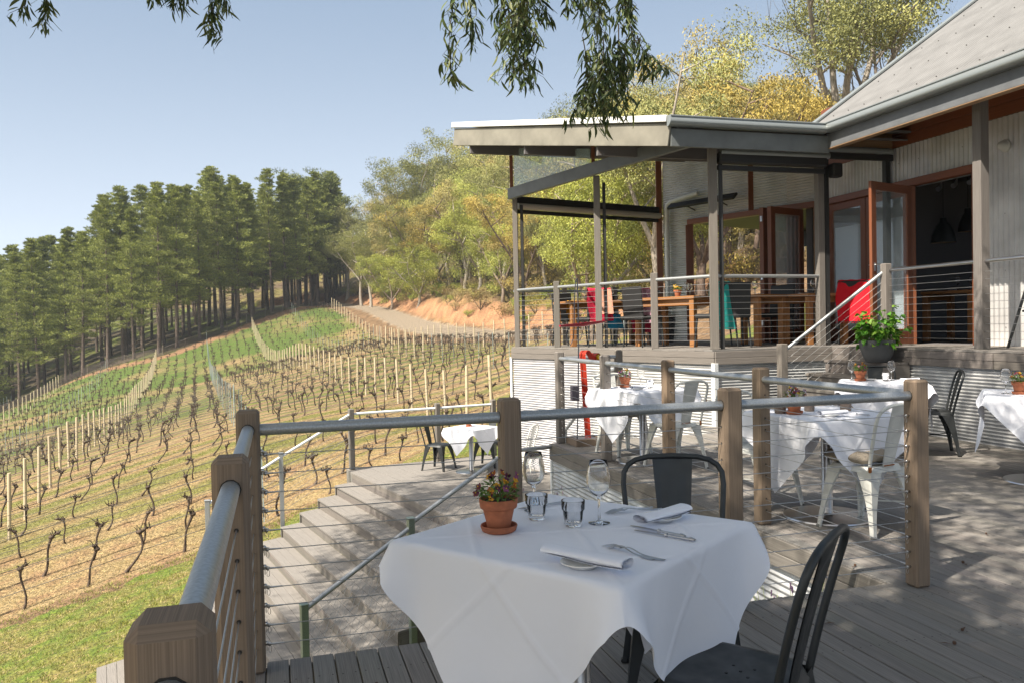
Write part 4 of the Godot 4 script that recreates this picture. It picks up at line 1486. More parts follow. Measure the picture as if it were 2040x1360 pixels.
	# eave beams and gutters
	beam(B, "eave_beam", Vector3(4.92, 3.77, -9.64), Vector3(7.30, 3.77, -9.64), 0.04, 0.23, M.grey_paint)
	beam(B, "eave_beam", Vector3(7.30, 3.82, -9.66), Vector3(7.30, 3.82, -1.0), 0.04, 0.20, M.grey_paint)
	beam(B, "soffit_edge", Vector3(7.325, 3.712, -9.62), Vector3(7.325, 3.712, -1.0), 0.10, 0.014, M.ply)
	for gg in [[Vector3(4.86, 3.955, -9.56), Vector3(7.20, 3.955, -9.56), Vector3(0, 0, 1)], [Vector3(7.215, 3.965, -9.56), Vector3(7.215, 3.965, -1.0), Vector3(-1, 0, 0)]]:
		var mb := MB.new()
		var prof: Array = []
		for k in 9:
			var an := PI * 0.5 * k / 8.0
			prof.append([gg[2] * (-0.055 + 0.125 * sin(an)), 0.062 - 0.125 * (1.0 - cos(an)) * 0.0 - 0.125 * (1.0 - sin(an * 0.0 + PI * 0.5 - an))])
		# quad gutter: flat bead at the top, round belly below
		var ring: Array = [[gg[2] * 0.055, 0.075], [gg[2] * 0.068, 0.070], [gg[2] * 0.068, 0.058], [gg[2] * 0.058, 0.052], [gg[2] * 0.062, 0.03], [gg[2] * 0.055, 0.0], [gg[2] * 0.036, -0.028], [gg[2] * 0.006, -0.048], [gg[2] * -0.03, -0.055], [gg[2] * -0.055, -0.055], [gg[2] * -0.055, 0.06], [gg[2] * -0.05, 0.075]]
		var c := Vector3(0, 0, 0)
		for i in ring.size():
			var j := (i + 1) % ring.size()
			var p0: Vector3 = ring[i][0] + Vector3(0, ring[i][1], 0)
			var p1: Vector3 = ring[j][0] + Vector3(0, ring[j][1], 0)
			var along_g: Vector3 = (gg[1] - gg[0]).normalized()
			var nn := along_g.cross(p1 - p0).normalized()
			if nn.dot((p0 + p1) * 0.5 - c) < 0: nn = -nn
			var n0: Vector3 = (p0 * Vector3(1, 1, 1)).normalized() if i > 3 and i < 9 else nn
			var n1: Vector3 = (p1 * Vector3(1, 1, 1)).normalized() if i > 2 and i < 8 else nn
			var q := [mb.vert(gg[0] + p0, n0, Vector2.ZERO), mb.vert(gg[1] + p0, n0, Vector2.ZERO), mb.vert(gg[1] + p1, n1, Vector2.ZERO), mb.vert(gg[0] + p1, n1, Vector2.ZERO)]
			mb.quad(q[0], q[1], q[2], q[3])
		for e in [0, 1]:
			var ks: Array = []
			for i in ring.size(): ks.append(mb.vert(gg[e] + ring[i][0] + Vector3(0, ring[i][1], 0), (gg[0] - gg[1]) * (1.0 if e == 0 else -1.0), Vector2.ZERO))
			for i in range(1, ring.size() - 1): mb.tri(ks[0], ks[i], ks[i + 1])
		part("gutter", mb, M.gutter_metal, B)
	# main roof
	var roof := MB.new()
	var slope := 0.696
	var ud := Vector3(1, slope, 0).normalized()
	corrugated(roof, Vector3(7.19, 4.02, -9.98), Vector3(0, 0, 1), ud, 9.0, 9.0, 0.076, 0.010, false)
	part("main_roof", roof, M.roof, B)
	var bk := MB.new()
	corrugated(bk, Vector3(14.57, 9.155, -9.98), Vector3(0, 0, 1), Vector3(1, -slope, 0).normalized(), 9.0, 8.0, 0.076, 0.010, false)
	part("roof_back", bk, M.roof, B)
	beam(B, "barge_capping", Vector3(7.19, 4.055, -10.0), Vector3(14.6, 9.21, -10.0), 0.12, 0.03, M.gutter_metal)
	beam(B, "barge_board", Vector3(7.22, 3.93, -10.03), Vector3(14.6, 9.07, -10.03), 0.03, 0.2, M.grey_paint)
	var sc := MB.new()
	sc.col = Color(0.12, 0.12, 0.12)
	for i in 9:
		for j in 30:
			var p := Vector3(7.19, 4.02, -9.95 + j * 0.304) + ud * (0.25 + i * 0.9)
			sc.ball(p + Vector3(-slope, 1, 0).normalized() * 0.012, Vector3(0.009, 0.009, 0.009), 5, 3)
	part("roof_screw", sc, M.plain, B).set_meta("kind", "stuff")
	# gable end infill of ply, seen under the eave
	quad_panel(B, "gable_infill", [Vector3(7.36, 3.80, -9.99), Vector3(8.64, 3.80, -9.99), Vector3(8.64, 4.82, -9.99), Vector3(7.36, 3.96, -9.99)], M.ply, 0.012)
	quad_panel(B, "gable_wall", [Vector3(8.66, 3.8, -10.05), Vector3(18.0, 3.8, -10.05), Vector3(15.0, 9.0, -10.05), Vector3(14.2, 9.0, -10.05), Vector3(8.66, 4.9, -10.05)], M.zinc, 0.03)
	beam(B, "blind_beam", Vector3(7.5, 3.70, -9.97), Vector3(8.62, 3.70, -9.97), 0.06, 0.085, M.black)
	var tb := MB.new()
	tb.tube([Vector3(7.5, 3.79, -9.95), Vector3(8.6, 3.79, -9.95)], 0.045, 12)
	part("rolled_blind", tb, M.gutter_metal, B)
	# eave lining and the timber band over the wall
	for k in 9:
		var x0 := 7.37 + k * 0.142
		quad_panel(B, "lining_board", [Vector3(x0, 3.885 + (x0 - 7.3) * slope, -9.95), Vector3(x0, 3.885 + (x0 - 7.3) * slope, -1.0), Vector3(x0 + 0.138, 3.885 + (x0 + 0.138 - 7.3) * slope, -1.0), Vector3(x0 + 0.138, 3.885 + (x0 + 0.138 - 7.3) * slope, -9.95)], M.red_timber, 0.014)
	for k in 6:
		beam(B, "band_board", Vector3(8.655, 3.92 + k * 0.16, -11.6), Vector3(8.655, 3.92 + k * 0.16, -1.0), 0.024, 0.156, M.red_timber)
	# east wall of vertical corrugated iron: above the doors, and full height past them
	var X := 8.65
	sheets(B, Vector3(X, 3.835, -8.52), Vector3(0, 0, -1), Vector3(0, -1, 0), 3.06, 0.50, 0.076, 0.010, false, M.zinc, 0.76)
	sheets(B, Vector3(X, 3.835, -1.0), Vector3(0, 0, -1), Vector3(0, -1, 0), 7.42, 2.813, 0.076, 0.010, false, M.zinc, 0.76)
	var ws := MB.new()
	ws.col = Color(0.2, 0.2, 0.2)
	for z in range(0, 24):
		for y in [1.25, 1.95, 2.65, 3.35, 3.6]:
			if z > 3 or y > 3.3: ws.ball(Vector3(X - 0.012, y, -11.0 + z * 0.38 if z < 7 and y > 3.3 else -8.38 + (z - 4) * 0.304), Vector3(0.007, 0.007, 0.007), 5, 3)
	part("wall_screw", ws, M.plain, B).set_meta("kind", "stuff")
	# doors: a head, jambs, two closed leaves and one leaf standing open
	beam(B, "door_head", Vector3(X - 0.02, 3.285, -11.5), Vector3(X - 0.02, 3.285, -8.46), 0.12, 0.10, M.red_timber)
	for z in [-11.48, -9.62, -8.49]:
		beam(B, "door_jamb", Vector3(X - 0.02, DECK2, z), Vector3(X - 0.02, 3.235, z), 0.10, 0.07, M.red_timber)
	var leaf1 := glazed_leaf(B, "door_leaf", Vector3(X, DECK2 + 0.01, -11.44), Vector3(X, DECK2 + 0.01, -10.56), 2.2)
	for bz in [[-11.33, -10.67], [-10.44, -9.78]]:  # added sheets behind the closed panes, coloured as the sky mirrored in them
		var bm := MB.new()
		bm.box(Vector3(0.004, 1.62, bz[1] - bz[0] + 0.02), Vector3(X + 0.045, DECK2 + 1.02, (bz[0] + bz[1]) * 0.5))
		bm.col = Color(1, 1, 1)
		part("window_blind", bm, M.reflected_sky, B)
	var leaf2 := glazed_leaf(B, "door_leaf", Vector3(X, DECK2 + 0.01, -10.545), Vector3(X, DECK2 + 0.01, -9.67), 2.2)
	var op := glazed_leaf(B, "open_door", Vector3(7.68, DECK2 + 0.01, -9.30), Vector3(8.60, DECK2 + 0.01, -9.60), 2.2)
	for lf in [leaf2, op]:
		var hd := MB.new()
		var hx := 0.055 if lf == op else 0.82
		hd.box(Vector3(0.035, 0.11, 0.008), Vector3(hx, 1.05, 0.025), 1, 0.002)
		hd.box(Vector3(0.035, 0.07, 0.008), Vector3(hx, 0.91, 0.025), 1, 0.002)
		hd.tube([Vector3(hx, 1.08, 0.02), Vector3(hx, 1.08, 0.06), Vector3(hx + (0.11 if lf == op else -0.11), 1.08, 0.062)], 0.008, 8)
		hd.tube([Vector3(hx, 1.08, -0.02), Vector3(hx, 1.08, -0.06), Vector3(hx + 0.11, 1.08, -0.062)], 0.008, 8)
		part("handle", hd, M.steel, lf)
	# rooms inside: floor, walls, ceiling with thickness; two unseen walls opened above to let daylight in
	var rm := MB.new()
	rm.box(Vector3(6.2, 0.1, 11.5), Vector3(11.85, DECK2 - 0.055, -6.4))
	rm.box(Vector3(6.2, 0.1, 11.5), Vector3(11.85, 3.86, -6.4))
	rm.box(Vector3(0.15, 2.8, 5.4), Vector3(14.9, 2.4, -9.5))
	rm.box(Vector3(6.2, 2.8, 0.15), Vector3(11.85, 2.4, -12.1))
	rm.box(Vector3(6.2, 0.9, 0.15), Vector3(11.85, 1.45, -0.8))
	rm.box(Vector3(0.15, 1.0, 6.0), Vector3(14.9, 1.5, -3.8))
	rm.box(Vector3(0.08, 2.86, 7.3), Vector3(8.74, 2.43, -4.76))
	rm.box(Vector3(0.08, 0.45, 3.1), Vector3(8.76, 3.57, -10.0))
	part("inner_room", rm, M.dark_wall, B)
	# wall with the folding doors, horizontal corrugated iron
	var wd3 := Vector3(wd.x, 0, wd.y)
	var at := func(t: float, y: float) -> Vector3: return v3(wl + wd * t, y)
	var f0 := 0.70
	var f1 := 3.28
	sheets(B, at.call(0.05, 3.335), -wd3 * -1.0, Vector3(0, -1, 0), f0 - 0.05, 2.31, 0.045, 0.0075, true, M.zinc, 2.4)
	for sg in [[0.05, 0.75], [0.75, 1.45], [1.45, 2.07], [2.17, 2.85], [2.85, 3.48]]:
		var ty: float = ry.call((wl + wd * sg[1]).y) - 0.13
		sheets(B, at.call(sg[0], ty), wd3, Vector3(0, -1, 0), sg[1] - sg[0] + 0.004, ty - 3.335, 0.045, 0.0075, true, M.zinc, 2.4)
	beam(B, "mullion", at.call(2.12, 3.34), at.call(2.12, 4.55), 0.10, 0.06, M.red_timber)
	beam(B, "door_head", at.call(f0, 3.29), at.call(f1 + 0.2, 3.29), 0.14, 0.10, M.red_timber)
	beam(B, "door_jamb", at.call(f0, DECK2), at.call(f0, 3.24), 0.14, 0.06, M.red_timber)
	beam(B, "door_jamb", at.call(f1 + 0.15, DECK2), at.call(f1 + 0.15, 3.24), 0.14, 0.06, M.red_timber)
	beam(B, "end_post", Vector3(7.33, DECK2, -14.90), Vector3(7.33, 4.92, -14.90), 0.11, 0.11, M.red_timber)
	var eg := MB.new()
	eg.box(Vector3(0.06, 2.3, 0.06), Vector3(7.44, 2.17, -14.84), 1, 0.003)
	part("blind_guide", eg, M.black, B)
	# folded leaves at the right of the opening, standing out from the wall
	var out := Vector3(-wd3.z, 0, wd3.x)
	if out.x > 0: out = -out
	var side := out * 0.86
	for k in 4:
		var p0: Vector3 = at.call(f1 - 0.14 - 0.075 * k, DECK2 + 0.01)
		var p1: Vector3 = p0 + side - wd3 * (0.03 if k % 2 == 0 else -0.01)
		glazed_leaf(B, "folding_door", p0, p1, 2.2)
	var hg := MB.new()
	for y in [1.35, 2.1, 3.05]:
		hg.box(Vector3(0.03, 0.09, 0.05), at.call(f1 - 0.33, y) + side, 1, 0.002)
	part("hinge", hg, M.steel, B)
	# room beyond the folding doors: open again on the far side
	var r2: Array = [at.call(0.1, 0.0), at.call(3.45, 0.0)]
	var inn := -out
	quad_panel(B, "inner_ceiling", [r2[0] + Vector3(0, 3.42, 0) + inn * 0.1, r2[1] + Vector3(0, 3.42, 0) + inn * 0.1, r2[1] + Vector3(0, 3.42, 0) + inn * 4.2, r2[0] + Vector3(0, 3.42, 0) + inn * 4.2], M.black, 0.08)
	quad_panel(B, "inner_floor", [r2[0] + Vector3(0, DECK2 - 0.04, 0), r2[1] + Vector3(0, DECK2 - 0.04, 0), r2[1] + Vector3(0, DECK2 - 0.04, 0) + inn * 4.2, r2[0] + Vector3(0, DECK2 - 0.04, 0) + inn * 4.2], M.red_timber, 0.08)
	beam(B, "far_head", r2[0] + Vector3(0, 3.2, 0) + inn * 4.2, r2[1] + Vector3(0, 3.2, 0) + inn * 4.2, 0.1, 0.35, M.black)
	for t in [0.1, 1.75, 3.4]:
		beam(B, "far_mullion", at.call(t, DECK2) + inn * 4.2, at.call(t, 3.1) + inn * 4.2, 0.06, 0.06, M.black)
	beam(B, "far_rail", r2[0] + Vector3(0, DECK2 + 0.95, 0) + inn * 4.25, r2[1] + Vector3(0, DECK2 + 0.95, 0) + inn * 4.25, 0.05, 0.06, M.black)
	# black roller blinds
	beam(B, "blind_box", Vector3(5.74, 3.585, -9.88), Vector3(7.42, 3.585, -9.88), 0.13, 0.15, M.black, 0.02)
	var cap := MB.new()
	cap.tube([Vector3(5.76, 3.665, -9.84), Vector3(7.45, 3.665, -9.84)], 0.045, 12)
	part("rolled_blind", cap, M.gutter_metal, B)
	beam(B, "blind_bar", Vector3(5.74, 3.46, -9.90), Vector3(7.42, 3.46, -9.90), 0.04, 0.07, M.black, 0.01)
	beam(B, "blind_box", Vector3(4.10, 3.60, -13.95), Vector3(7.30, 3.60, -14.88), 0.09, 0.13, M.black, 0.01)
	var rb := MB.new()
	rb.col = Color(0.7, 0.62, 0.55)
	rb.tube([Vector3(4.12, 3.49, -13.92), Vector3(7.32, 3.49, -14.85)], 0.055, 12)
	part("rolled_blind", rb, M.white_trim, B)
	beam(B, "blind_bar", Vector3(4.10, 3.40, -13.95), Vector3(7.30, 3.40, -14.88), 0.05, 0.07, M.black, 0.01)
	# drain pipe and heater on the wall
	var dp := MB.new()
	dp.col = Color(0.88, 0.86, 0.80)
	var po := out * 0.09
	dp.tube([at.call(0.22, DECK2) + po, at.call(0.22, 3.6) + po, at.call(0.24, 3.68) + po, at.call(0.32, 3.72) + po, at.call(1.0, 3.80) + po], 0.045, 12)
	dp.tube([at.call(0.22, 3.05) + po, at.call(0.22, 3.12) + po], 0.055, 12)
	part("drain_pipe", dp, M.white_trim, B)
	var ht := beam(B, "heater", at.call(0.45, 3.60) + out * 0.28, at.call(2.0, 3.60) + out * 0.28, 0.16, 0.05, M.black, 0.01)
	ht.rotate_object_local(Vector3.RIGHT, 0.7)
	for t in [0.85, 1.6]: beam(B, "heater_bracket", at.call(t, 3.5), at.call(t, 3.58) + out * 0.28, 0.02, 0.02, M.black)
	# small flood lamp at the corner of the wall and a bulkhead lamp past the door
	var fl := MB.new()
	fl.box(Vector3(0.16, 0.2, 0.14), Vector3(7.68, 3.5, -10.0), 1, 0.02)
	part("speaker", fl, M.black, B)
	var bl := MB.new()
	bl.xf = Transform3D(Basis(Vector3.BACK, PI / 2), Vector3(X - 0.01, 3.47, -8.05))
	bl.col = Color(0.42, 0.43, 0.40)
	bl.lathe([Vector2(0.0, 0.0), Vector2(0.075, 0.0), Vector2(0.078, 0.03), Vector2(0.06, 0.045), Vector2(0.052, 0.09), Vector2(0.03, 0.115), Vector2(0.0, 0.12)], Vector3.ZERO, 16)
	part("bulkhead_lamp", bl, M.glossy, B)
	var rail := thing("verandah_railing", "cable railing with pipe top rail round the raised verandah", "railing")
	var deckp := [Vector3(4.055, DECK2, -13.87), Vector3(4.445, DECK2, -12.85), Vector3(4.81, DECK2, -11.92), Vector3(5.235, DECK2, -10.84), Vector3(5.675, DECK2, -9.92)]
	for k in [1, 3]: post_box(rail, deckp[k], 0.098, 1.085, M.old_timber, turn, 0.006)
	for k in 4:
		var up := Vector3(0, 0.985, 0)
		pipe(rail, [deckp[k] + up, deckp[k + 1] + up], 0.024, "rail", M.galv)
		for c in 10: cable(rail, deckp[k] + Vector3(0, 0.88 - 0.085 * c, 0), deckp[k + 1] + Vector3(0, 0.88 - 0.085 * c, 0), 0.0026)
	pipe(rail, [Vector3(5.64, 2.005, -9.90), Vector3(7.45, 2.005, -10.06)], 0.024)
	for c in 10: cable(rail, Vector3(5.67, 1.90 - 0.085 * c, -9.90), Vector3(7.43, 1.90 - 0.085 * c, -10.06), 0.0026)
	pipe(rail, [Vector3(4.05, 2.0, -14.02), Vector3(7.33, 2.0, -14.88)], 0.022)
	for t in [0.32, 0.66]: post_box(rail, Vector3(4.05, DECK2, -14.02).lerp(Vector3(7.33, DECK2, -14.88), t), 0.09, 1.06, M.old_timber, -0.25, 0.006)
	for c in 10: cable(rail, Vector3(4.05, 1.90 - 0.085 * c, -14.02), Vector3(7.33, 1.90 - 0.085 * c, -14.88), 0.0022)
	var r3 := thing("verandah_railing", "cable railing with steel top rail beside the stair, in front of the dark doorway", "railing")
	pipe(r3, [Vector3(7.72, 2.02, -9.0), Vector3(7.73, 2.02, -7.60)], 0.0225, "rail", M.steel)
	pipe(r3, [Vector3(7.73, 2.02, -7.49), Vector3(7.73, 2.02, -4.2)], 0.0225, "rail", M.steel)
	for c in 10: cable(r3, Vector3(7.71, 1.90 - 0.085 * c, -9.0), Vector3(7.73, 1.90 - 0.085 * c, -4.2), 0.0024)
	post_box(r3, Vector3(7.70, DECK2, -9.04), 0.105, 1.085, M.old_timber, 0.0, 0.01)
	# stair from the deck up to the verandah
	var st := thing("verandah_stair", "short timber stair with slanting pipe handrail rising to the verandah at the inner corner", "stair")
	for k in 5:
		var y := DECK2 - 0.17 * (k + 1)
		var x1 := 7.41 - 0.29 * k
		board(st, M.old_timber, Vector3(0.145, 0.035, 1.22), Vector3(x1 - 0.075, y - 0.0175, -8.94), 0.003, Basis(), "tread_board")
		board(st, M.old_timber, Vector3(0.145, 0.035, 1.22), Vector3(x1 - 0.225, y - 0.0175, -8.94), 0.003, Basis(), "tread_board")
		board(st, M.old_timber, Vector3(0.024, 0.132, 1.2), Vector3(x1 - 0.27, y - 0.104, -8.94), 0.002, Basis(), "riser_board")
		quad_panel(st, "stringer", [Vector3(x1 - 0.29, 0.0, -8.325), Vector3(x1, 0.0, -8.325), Vector3(x1, y - 0.036, -8.325), Vector3(x1 - 0.29, y - 0.036, -8.325)], M.old_timber, 0.03)
	post_box(st, Vector3(6.33, 0.0, -9.35), 0.105, 1.09, M.old_timber, 0.0, 0.008)
	pipe(st, [Vector3(6.34, 0.98, -9.35), Vector3(7.68, 2.0, -9.06)], 0.024, "handrail")
	for c in 9: cable(st, Vector3(6.36, 0.86 - 0.095 * c, -9.35), Vector3(7.68, 1.88 - 0.095 * c, -9.06), 0.0024)
# ---------- furniture ----------
func cloth_mesh(h: float, half: float, D: float, sd: int) -> MB:
	# a square cloth laid cornerwise: the point (a,b) of the cloth lies at p; local y=0 is the table top
	rng.seed = sd
	var mb := MB.new()
	var N := 132
	var ph := [R(0, 6), R(0, 6), R(0, 6), R(0, 6)]
	var am := [R(0.6, 1.2), R(0.6, 1.2), R(0.6, 1.2), R(0.6, 1.2)]
	var s := D * sqrt(2.0)
	var fn := func(u: float, w: float) -> Vector3:
		var a := (u - 0.5) * s
		var b := (w - 0.5) * s
		var x := (a - b) * 0.70711
		var z := (a + b) * 0.70711
		var px := maxf(absf(x) - half, 0.0)
		var pz := maxf(absf(z) - half, 0.0)
		var q := sqrt(px * px + pz * pz)
		var crease := 0.0
		for k in [-0.25, 0.0, 0.25]:
			crease += exp(-pow((u - 0.5 - k) * s / 0.007, 2.0)) + exp(-pow((w - 0.5 - k) * s / 0.007, 2.0))
		crease *= 0.004
		if q <= 0.0:
			return Vector3(x, 0.004 + crease + 0.0012 * sin(x * 13.0 + ph[0]) * sin(z * 11.0 + ph[1]), z)
		var nx := signf(x) * px / q
		var nz := signf(z) * pz / q
		var bx := clampf(x, -half, half)
		var bz := clampf(z, -half, half)
		# rounded edge, then hanging with a little flare, more near the table's corners
		var t := bz if px > pz else bx
		var sidei := (0 if x > 0 else 1) if px > pz else (2 if z > 0 else 3)
		var cd := half - absf(t)
		var corner: float = exp(-pow(cd / 0.075, 2.0))
		var flare: float = q * (0.05 + 0.38 * corner) + 0.034 * am[sidei] * q / 0.5 * sin(t * 9.0 + ph[sidei]) * (1.0 - corner) + 0.02 * q * sin(t * 21.0 + ph[sidei] * 2.0)
		var rr := 0.016
		var ang := minf(q / rr, PI * 0.5)
		var o := rr * sin(ang) + maxf(flare, -0.012)
		var drop := rr * (1.0 - cos(ang)) + maxf(q - rr * PI * 0.5, 0.0) * sqrt(maxf(1.0 - pow(0.06 + 0.38 * corner, 2.0), 0.2))
		var sway: float = 0.03 * q * sin(t * 5.0 + ph[(sidei + 1) % 4])
		return Vector3(bx + nx * (o + crease) + (sway if px <= pz else 0.0), 0.004 - drop, bz + nz * (o + crease) + (sway if px > pz else 0.0))
	mb.grid(N, N, fn, 1.4, 1.4, true)
	return mb
func laid_table(called: String, c: Vector2, turn: float, half: float, D: float, floor_y: float, top: float, sd: int, label_t: String, label_c: String, base_r := 0.28) -> void:
	var t := thing(called, label_t, "table", Vector3(c.x, floor_y, c.y), turn)
	var mb := MB.new()
	mb.box(Vector3(half * 2 - 0.01, 0.03, half * 2 - 0.01), Vector3(0, top - 0.019, 0), -1, 0.004)
	part("tabletop", mb, M.table_timber, t)
	mb = MB.new()
	mb.lathe([Vector2(0.0, 0.022), Vector2(0.045, 0.022), Vector2(0.038, 0.03), Vector2(0.038, top - 0.04), Vector2(0.0, top - 0.04)], Vector3.ZERO, 20)
	part("column", mb, M.steel, t)
	mb = MB.new()
	mb.lathe([Vector2(0.0, 0.018), Vector2(base_r * 0.8, 0.016), Vector2(base_r, 0.010), Vector2(base_r + 0.004, 0.0), Vector2(0.0, 0.0)], Vector3.ZERO, 40)
	part("base_plate", mb, M.steel, t)
	var cl := solo("tablecloth", cloth_mesh(top, half, D, sd), M.cloth, label_c, "tablecloth")
	cl.position = Vector3(c.x, floor_y + top, c.y)
	cl.rotation.y = turn
func make_chair(called: String, m: Material, label: String, group := "", rusty := false) -> Node3D:
	# a pressed steel cafe chair facing -z: flared legs, hoop back with a central splat
	var o := thing(called, label, "chair", Vector3.ZERO, 0.0, group)
	var h := 0.445
	var seat := MB.new()
	seat.grid(22, 22, func(u, w):
		var x: float = u * 2.0 - 1.0
		var z: float = w * 2.0 - 1.0
		var k := 1.0 + 0.16 * minf(absf(x), absf(z)) 
		var l := maxf(absf(x), absf(z))
		var rr := pow(pow(absf(x), 5.0) + pow(absf(z), 5.0), 0.2)
		var sc := 0.0 if rr < 1e-5 else l / rr
		var e := smoothstep(0.86, 1.0, l)
		return Vector3(x * sc * (0.185 - 0.010 * z) * 1.0, h - 0.012 * (1.0 - l * l) * 0.6 - 0.036 * e * e, z * sc * 0.18), 0.4, 0.4, true)
	for k in 5:
		var c := Vector3([0.0, 0.03, -0.03, 0.03, -0.03][k], h - 0.0065, [0.02, 0.05, 0.05, -0.01, -0.01][k])
		seat.col = Color(0.15, 0.15, 0.15)
		seat.tube([c - Vector3(0, 0.004, 0), c + Vector3(0, 0.001, 0)], 0.0048, 8)
	seat.col = Color(1, 1, 1)
	part("seat", seat, m, o)
	for sx in [-1.0, 1.0]:
		for sz in [-1.0, 1.0]:
			var lg := MB.new()
			var rings: Array = []
			# folded sheet leg: an L whose wings narrow towards the foot
			for i in 9:
				var t := i / 8.0
				var y := lerpf(h - 0.022, 0.0, t)
				var wv := 0.028 + 0.085 * pow(1.0 - t, 2.2)
				var cx: float = sx * lerpf(0.172, 0.222, t)
				var cz: float = sz * lerpf(0.168, 0.225, t)
				rings.append([Vector3(cx - sx * wv, y, cz + sz * 0.002), Vector3(cx, y, cz), Vector3(cx + sx * 0.002, y, cz - sz * wv), Vector3(cx - sx * 0.016, y, cz - sz * wv), Vector3(cx - sx * 0.016, y, cz - sz * 0.014), Vector3(cx - sx * wv, y, cz - sz * 0.014)])
			var nrm := [Vector3(0, 0, sz), Vector3(sx, 0, 0), Vector3(0, 0, -sz), Vector3(-sx, 0, 0), Vector3(0, 0, -sz), Vector3(-sx, 0, 0)]
			for i in 8:
				for k in 6:
					var j := (k + 1) % 6
					var a := lg.vert(rings[i][k], nrm[k], Vector2(k, i))
					var b := lg.vert(rings[i][j], nrm[k], Vector2(j, i))
					var d := lg.vert(rings[i + 1][j], nrm[k], Vector2(j, i + 1))
					var e := lg.vert(rings[i + 1][k], nrm[k], Vector2(k, i + 1))
					lg.quad(a, b, d, e)
			lg.col = Color(0.25, 0.25, 0.25)
			lg.box(Vector3(0.034, 0.02, 0.034), Vector3(sx * 0.21, 0.008, sz * 0.213), 1, 0.006)
			part("leg", lg, m, o)
	var hp: Array = []
	for i in 25:
		var t := i / 24.0
		var a := PI * t
		var x := 0.182 * cos(a)
		var y := h - 0.03
		var z := 0.165
		var up := 0.0
		if t < 0.3: up = t / 0.3
		elif t > 0.7: up = (1.0 - t) / 0.3
		else: up = 1.0
		if t < 0.3:
			x = lerpf(0.175, 0.205, up)
			y = h - 0.03 + 0.33 * up
		elif t > 0.7:
			x = -lerpf(0.175, 0.205, up)
			y = h - 0.03 + 0.33 * up
		else:
			var q := (t - 0.3) / 0.4 * PI
			x = 0.205 * signf(cos(q)) * pow(absf(cos(q)), 0.62)
			y = h + 0.30 + 0.105 * pow(sin(q), 0.72)
		z = 0.165 + (y - h) * 0.20 + 0.10 * pow(clampf((y - h) / 0.4, 0, 1), 2.0) * 0.25
		hp.append(Vector3(x, y, z))
	var hoop := MB.new()
	hoop.tube(hp, 0.0115, 10)
	part("back_hoop", hoop, m, o)
	var sp := MB.new()
	var zz := func(y: float) -> float: return 0.165 + (y - h) * 0.20 + 0.025 * pow(clampf((y - h) / 0.4, 0, 1), 2.0)
	for sgn in [1.0, -1.0]:
		sp.grid(10, 16, func(u, w):
			var y: float = lerpf(h - 0.02, h + 0.398, w)
			var hw: float = lerpf(0.052, 0.083, w)
			var x: float = (u - 0.5) * 2.0
			var dent := 0.0
			# pressed panel
			if absf(x) < 0.52 and w > 0.30 and w < 0.86: dent = 0.004
			return Vector3(x * hw, y, zz.call(y) + 0.006 * (1.0 - x * x) - dent + 0.002 * sgn), 0.2, 0.4, sgn < 0)
	part("back_splat", sp, m, o)
	var br := MB.new()
	for s in [-1.0, 1.0]:
		br.tube([Vector3(s * 0.19, 0.19, s * 0.19), Vector3(-s * 0.19, 0.19, -s * 0.19)] if s > 0 else [Vector3(-0.19, 0.195, 0.19), Vector3(0.19, 0.195, -0.19)], 0.005, 6)
	part("brace", br, m, o)
	if rusty:
		var rs := MB.new()
		rs.box(Vector3(0.10, 0.008, 0.006), Vector3(0, h + 0.004, 0.176), 0, 0.002)
		rs.box(Vector3(0.022, 0.05, 0.02), Vector3(0.178, h - 0.005, 0.168), 1, 0.006)
		rs.box(Vector3(0.022, 0.05, 0.02), Vector3(-0.178, h - 0.005, 0.168), 1, 0.006)
		rs.box(Vector3(0.018, 0.05, 0.022), Vector3(0.205, 0.66, 0.214), 1, 0.004)
		part("rust_patch", rs, M.rust, o)
	return o
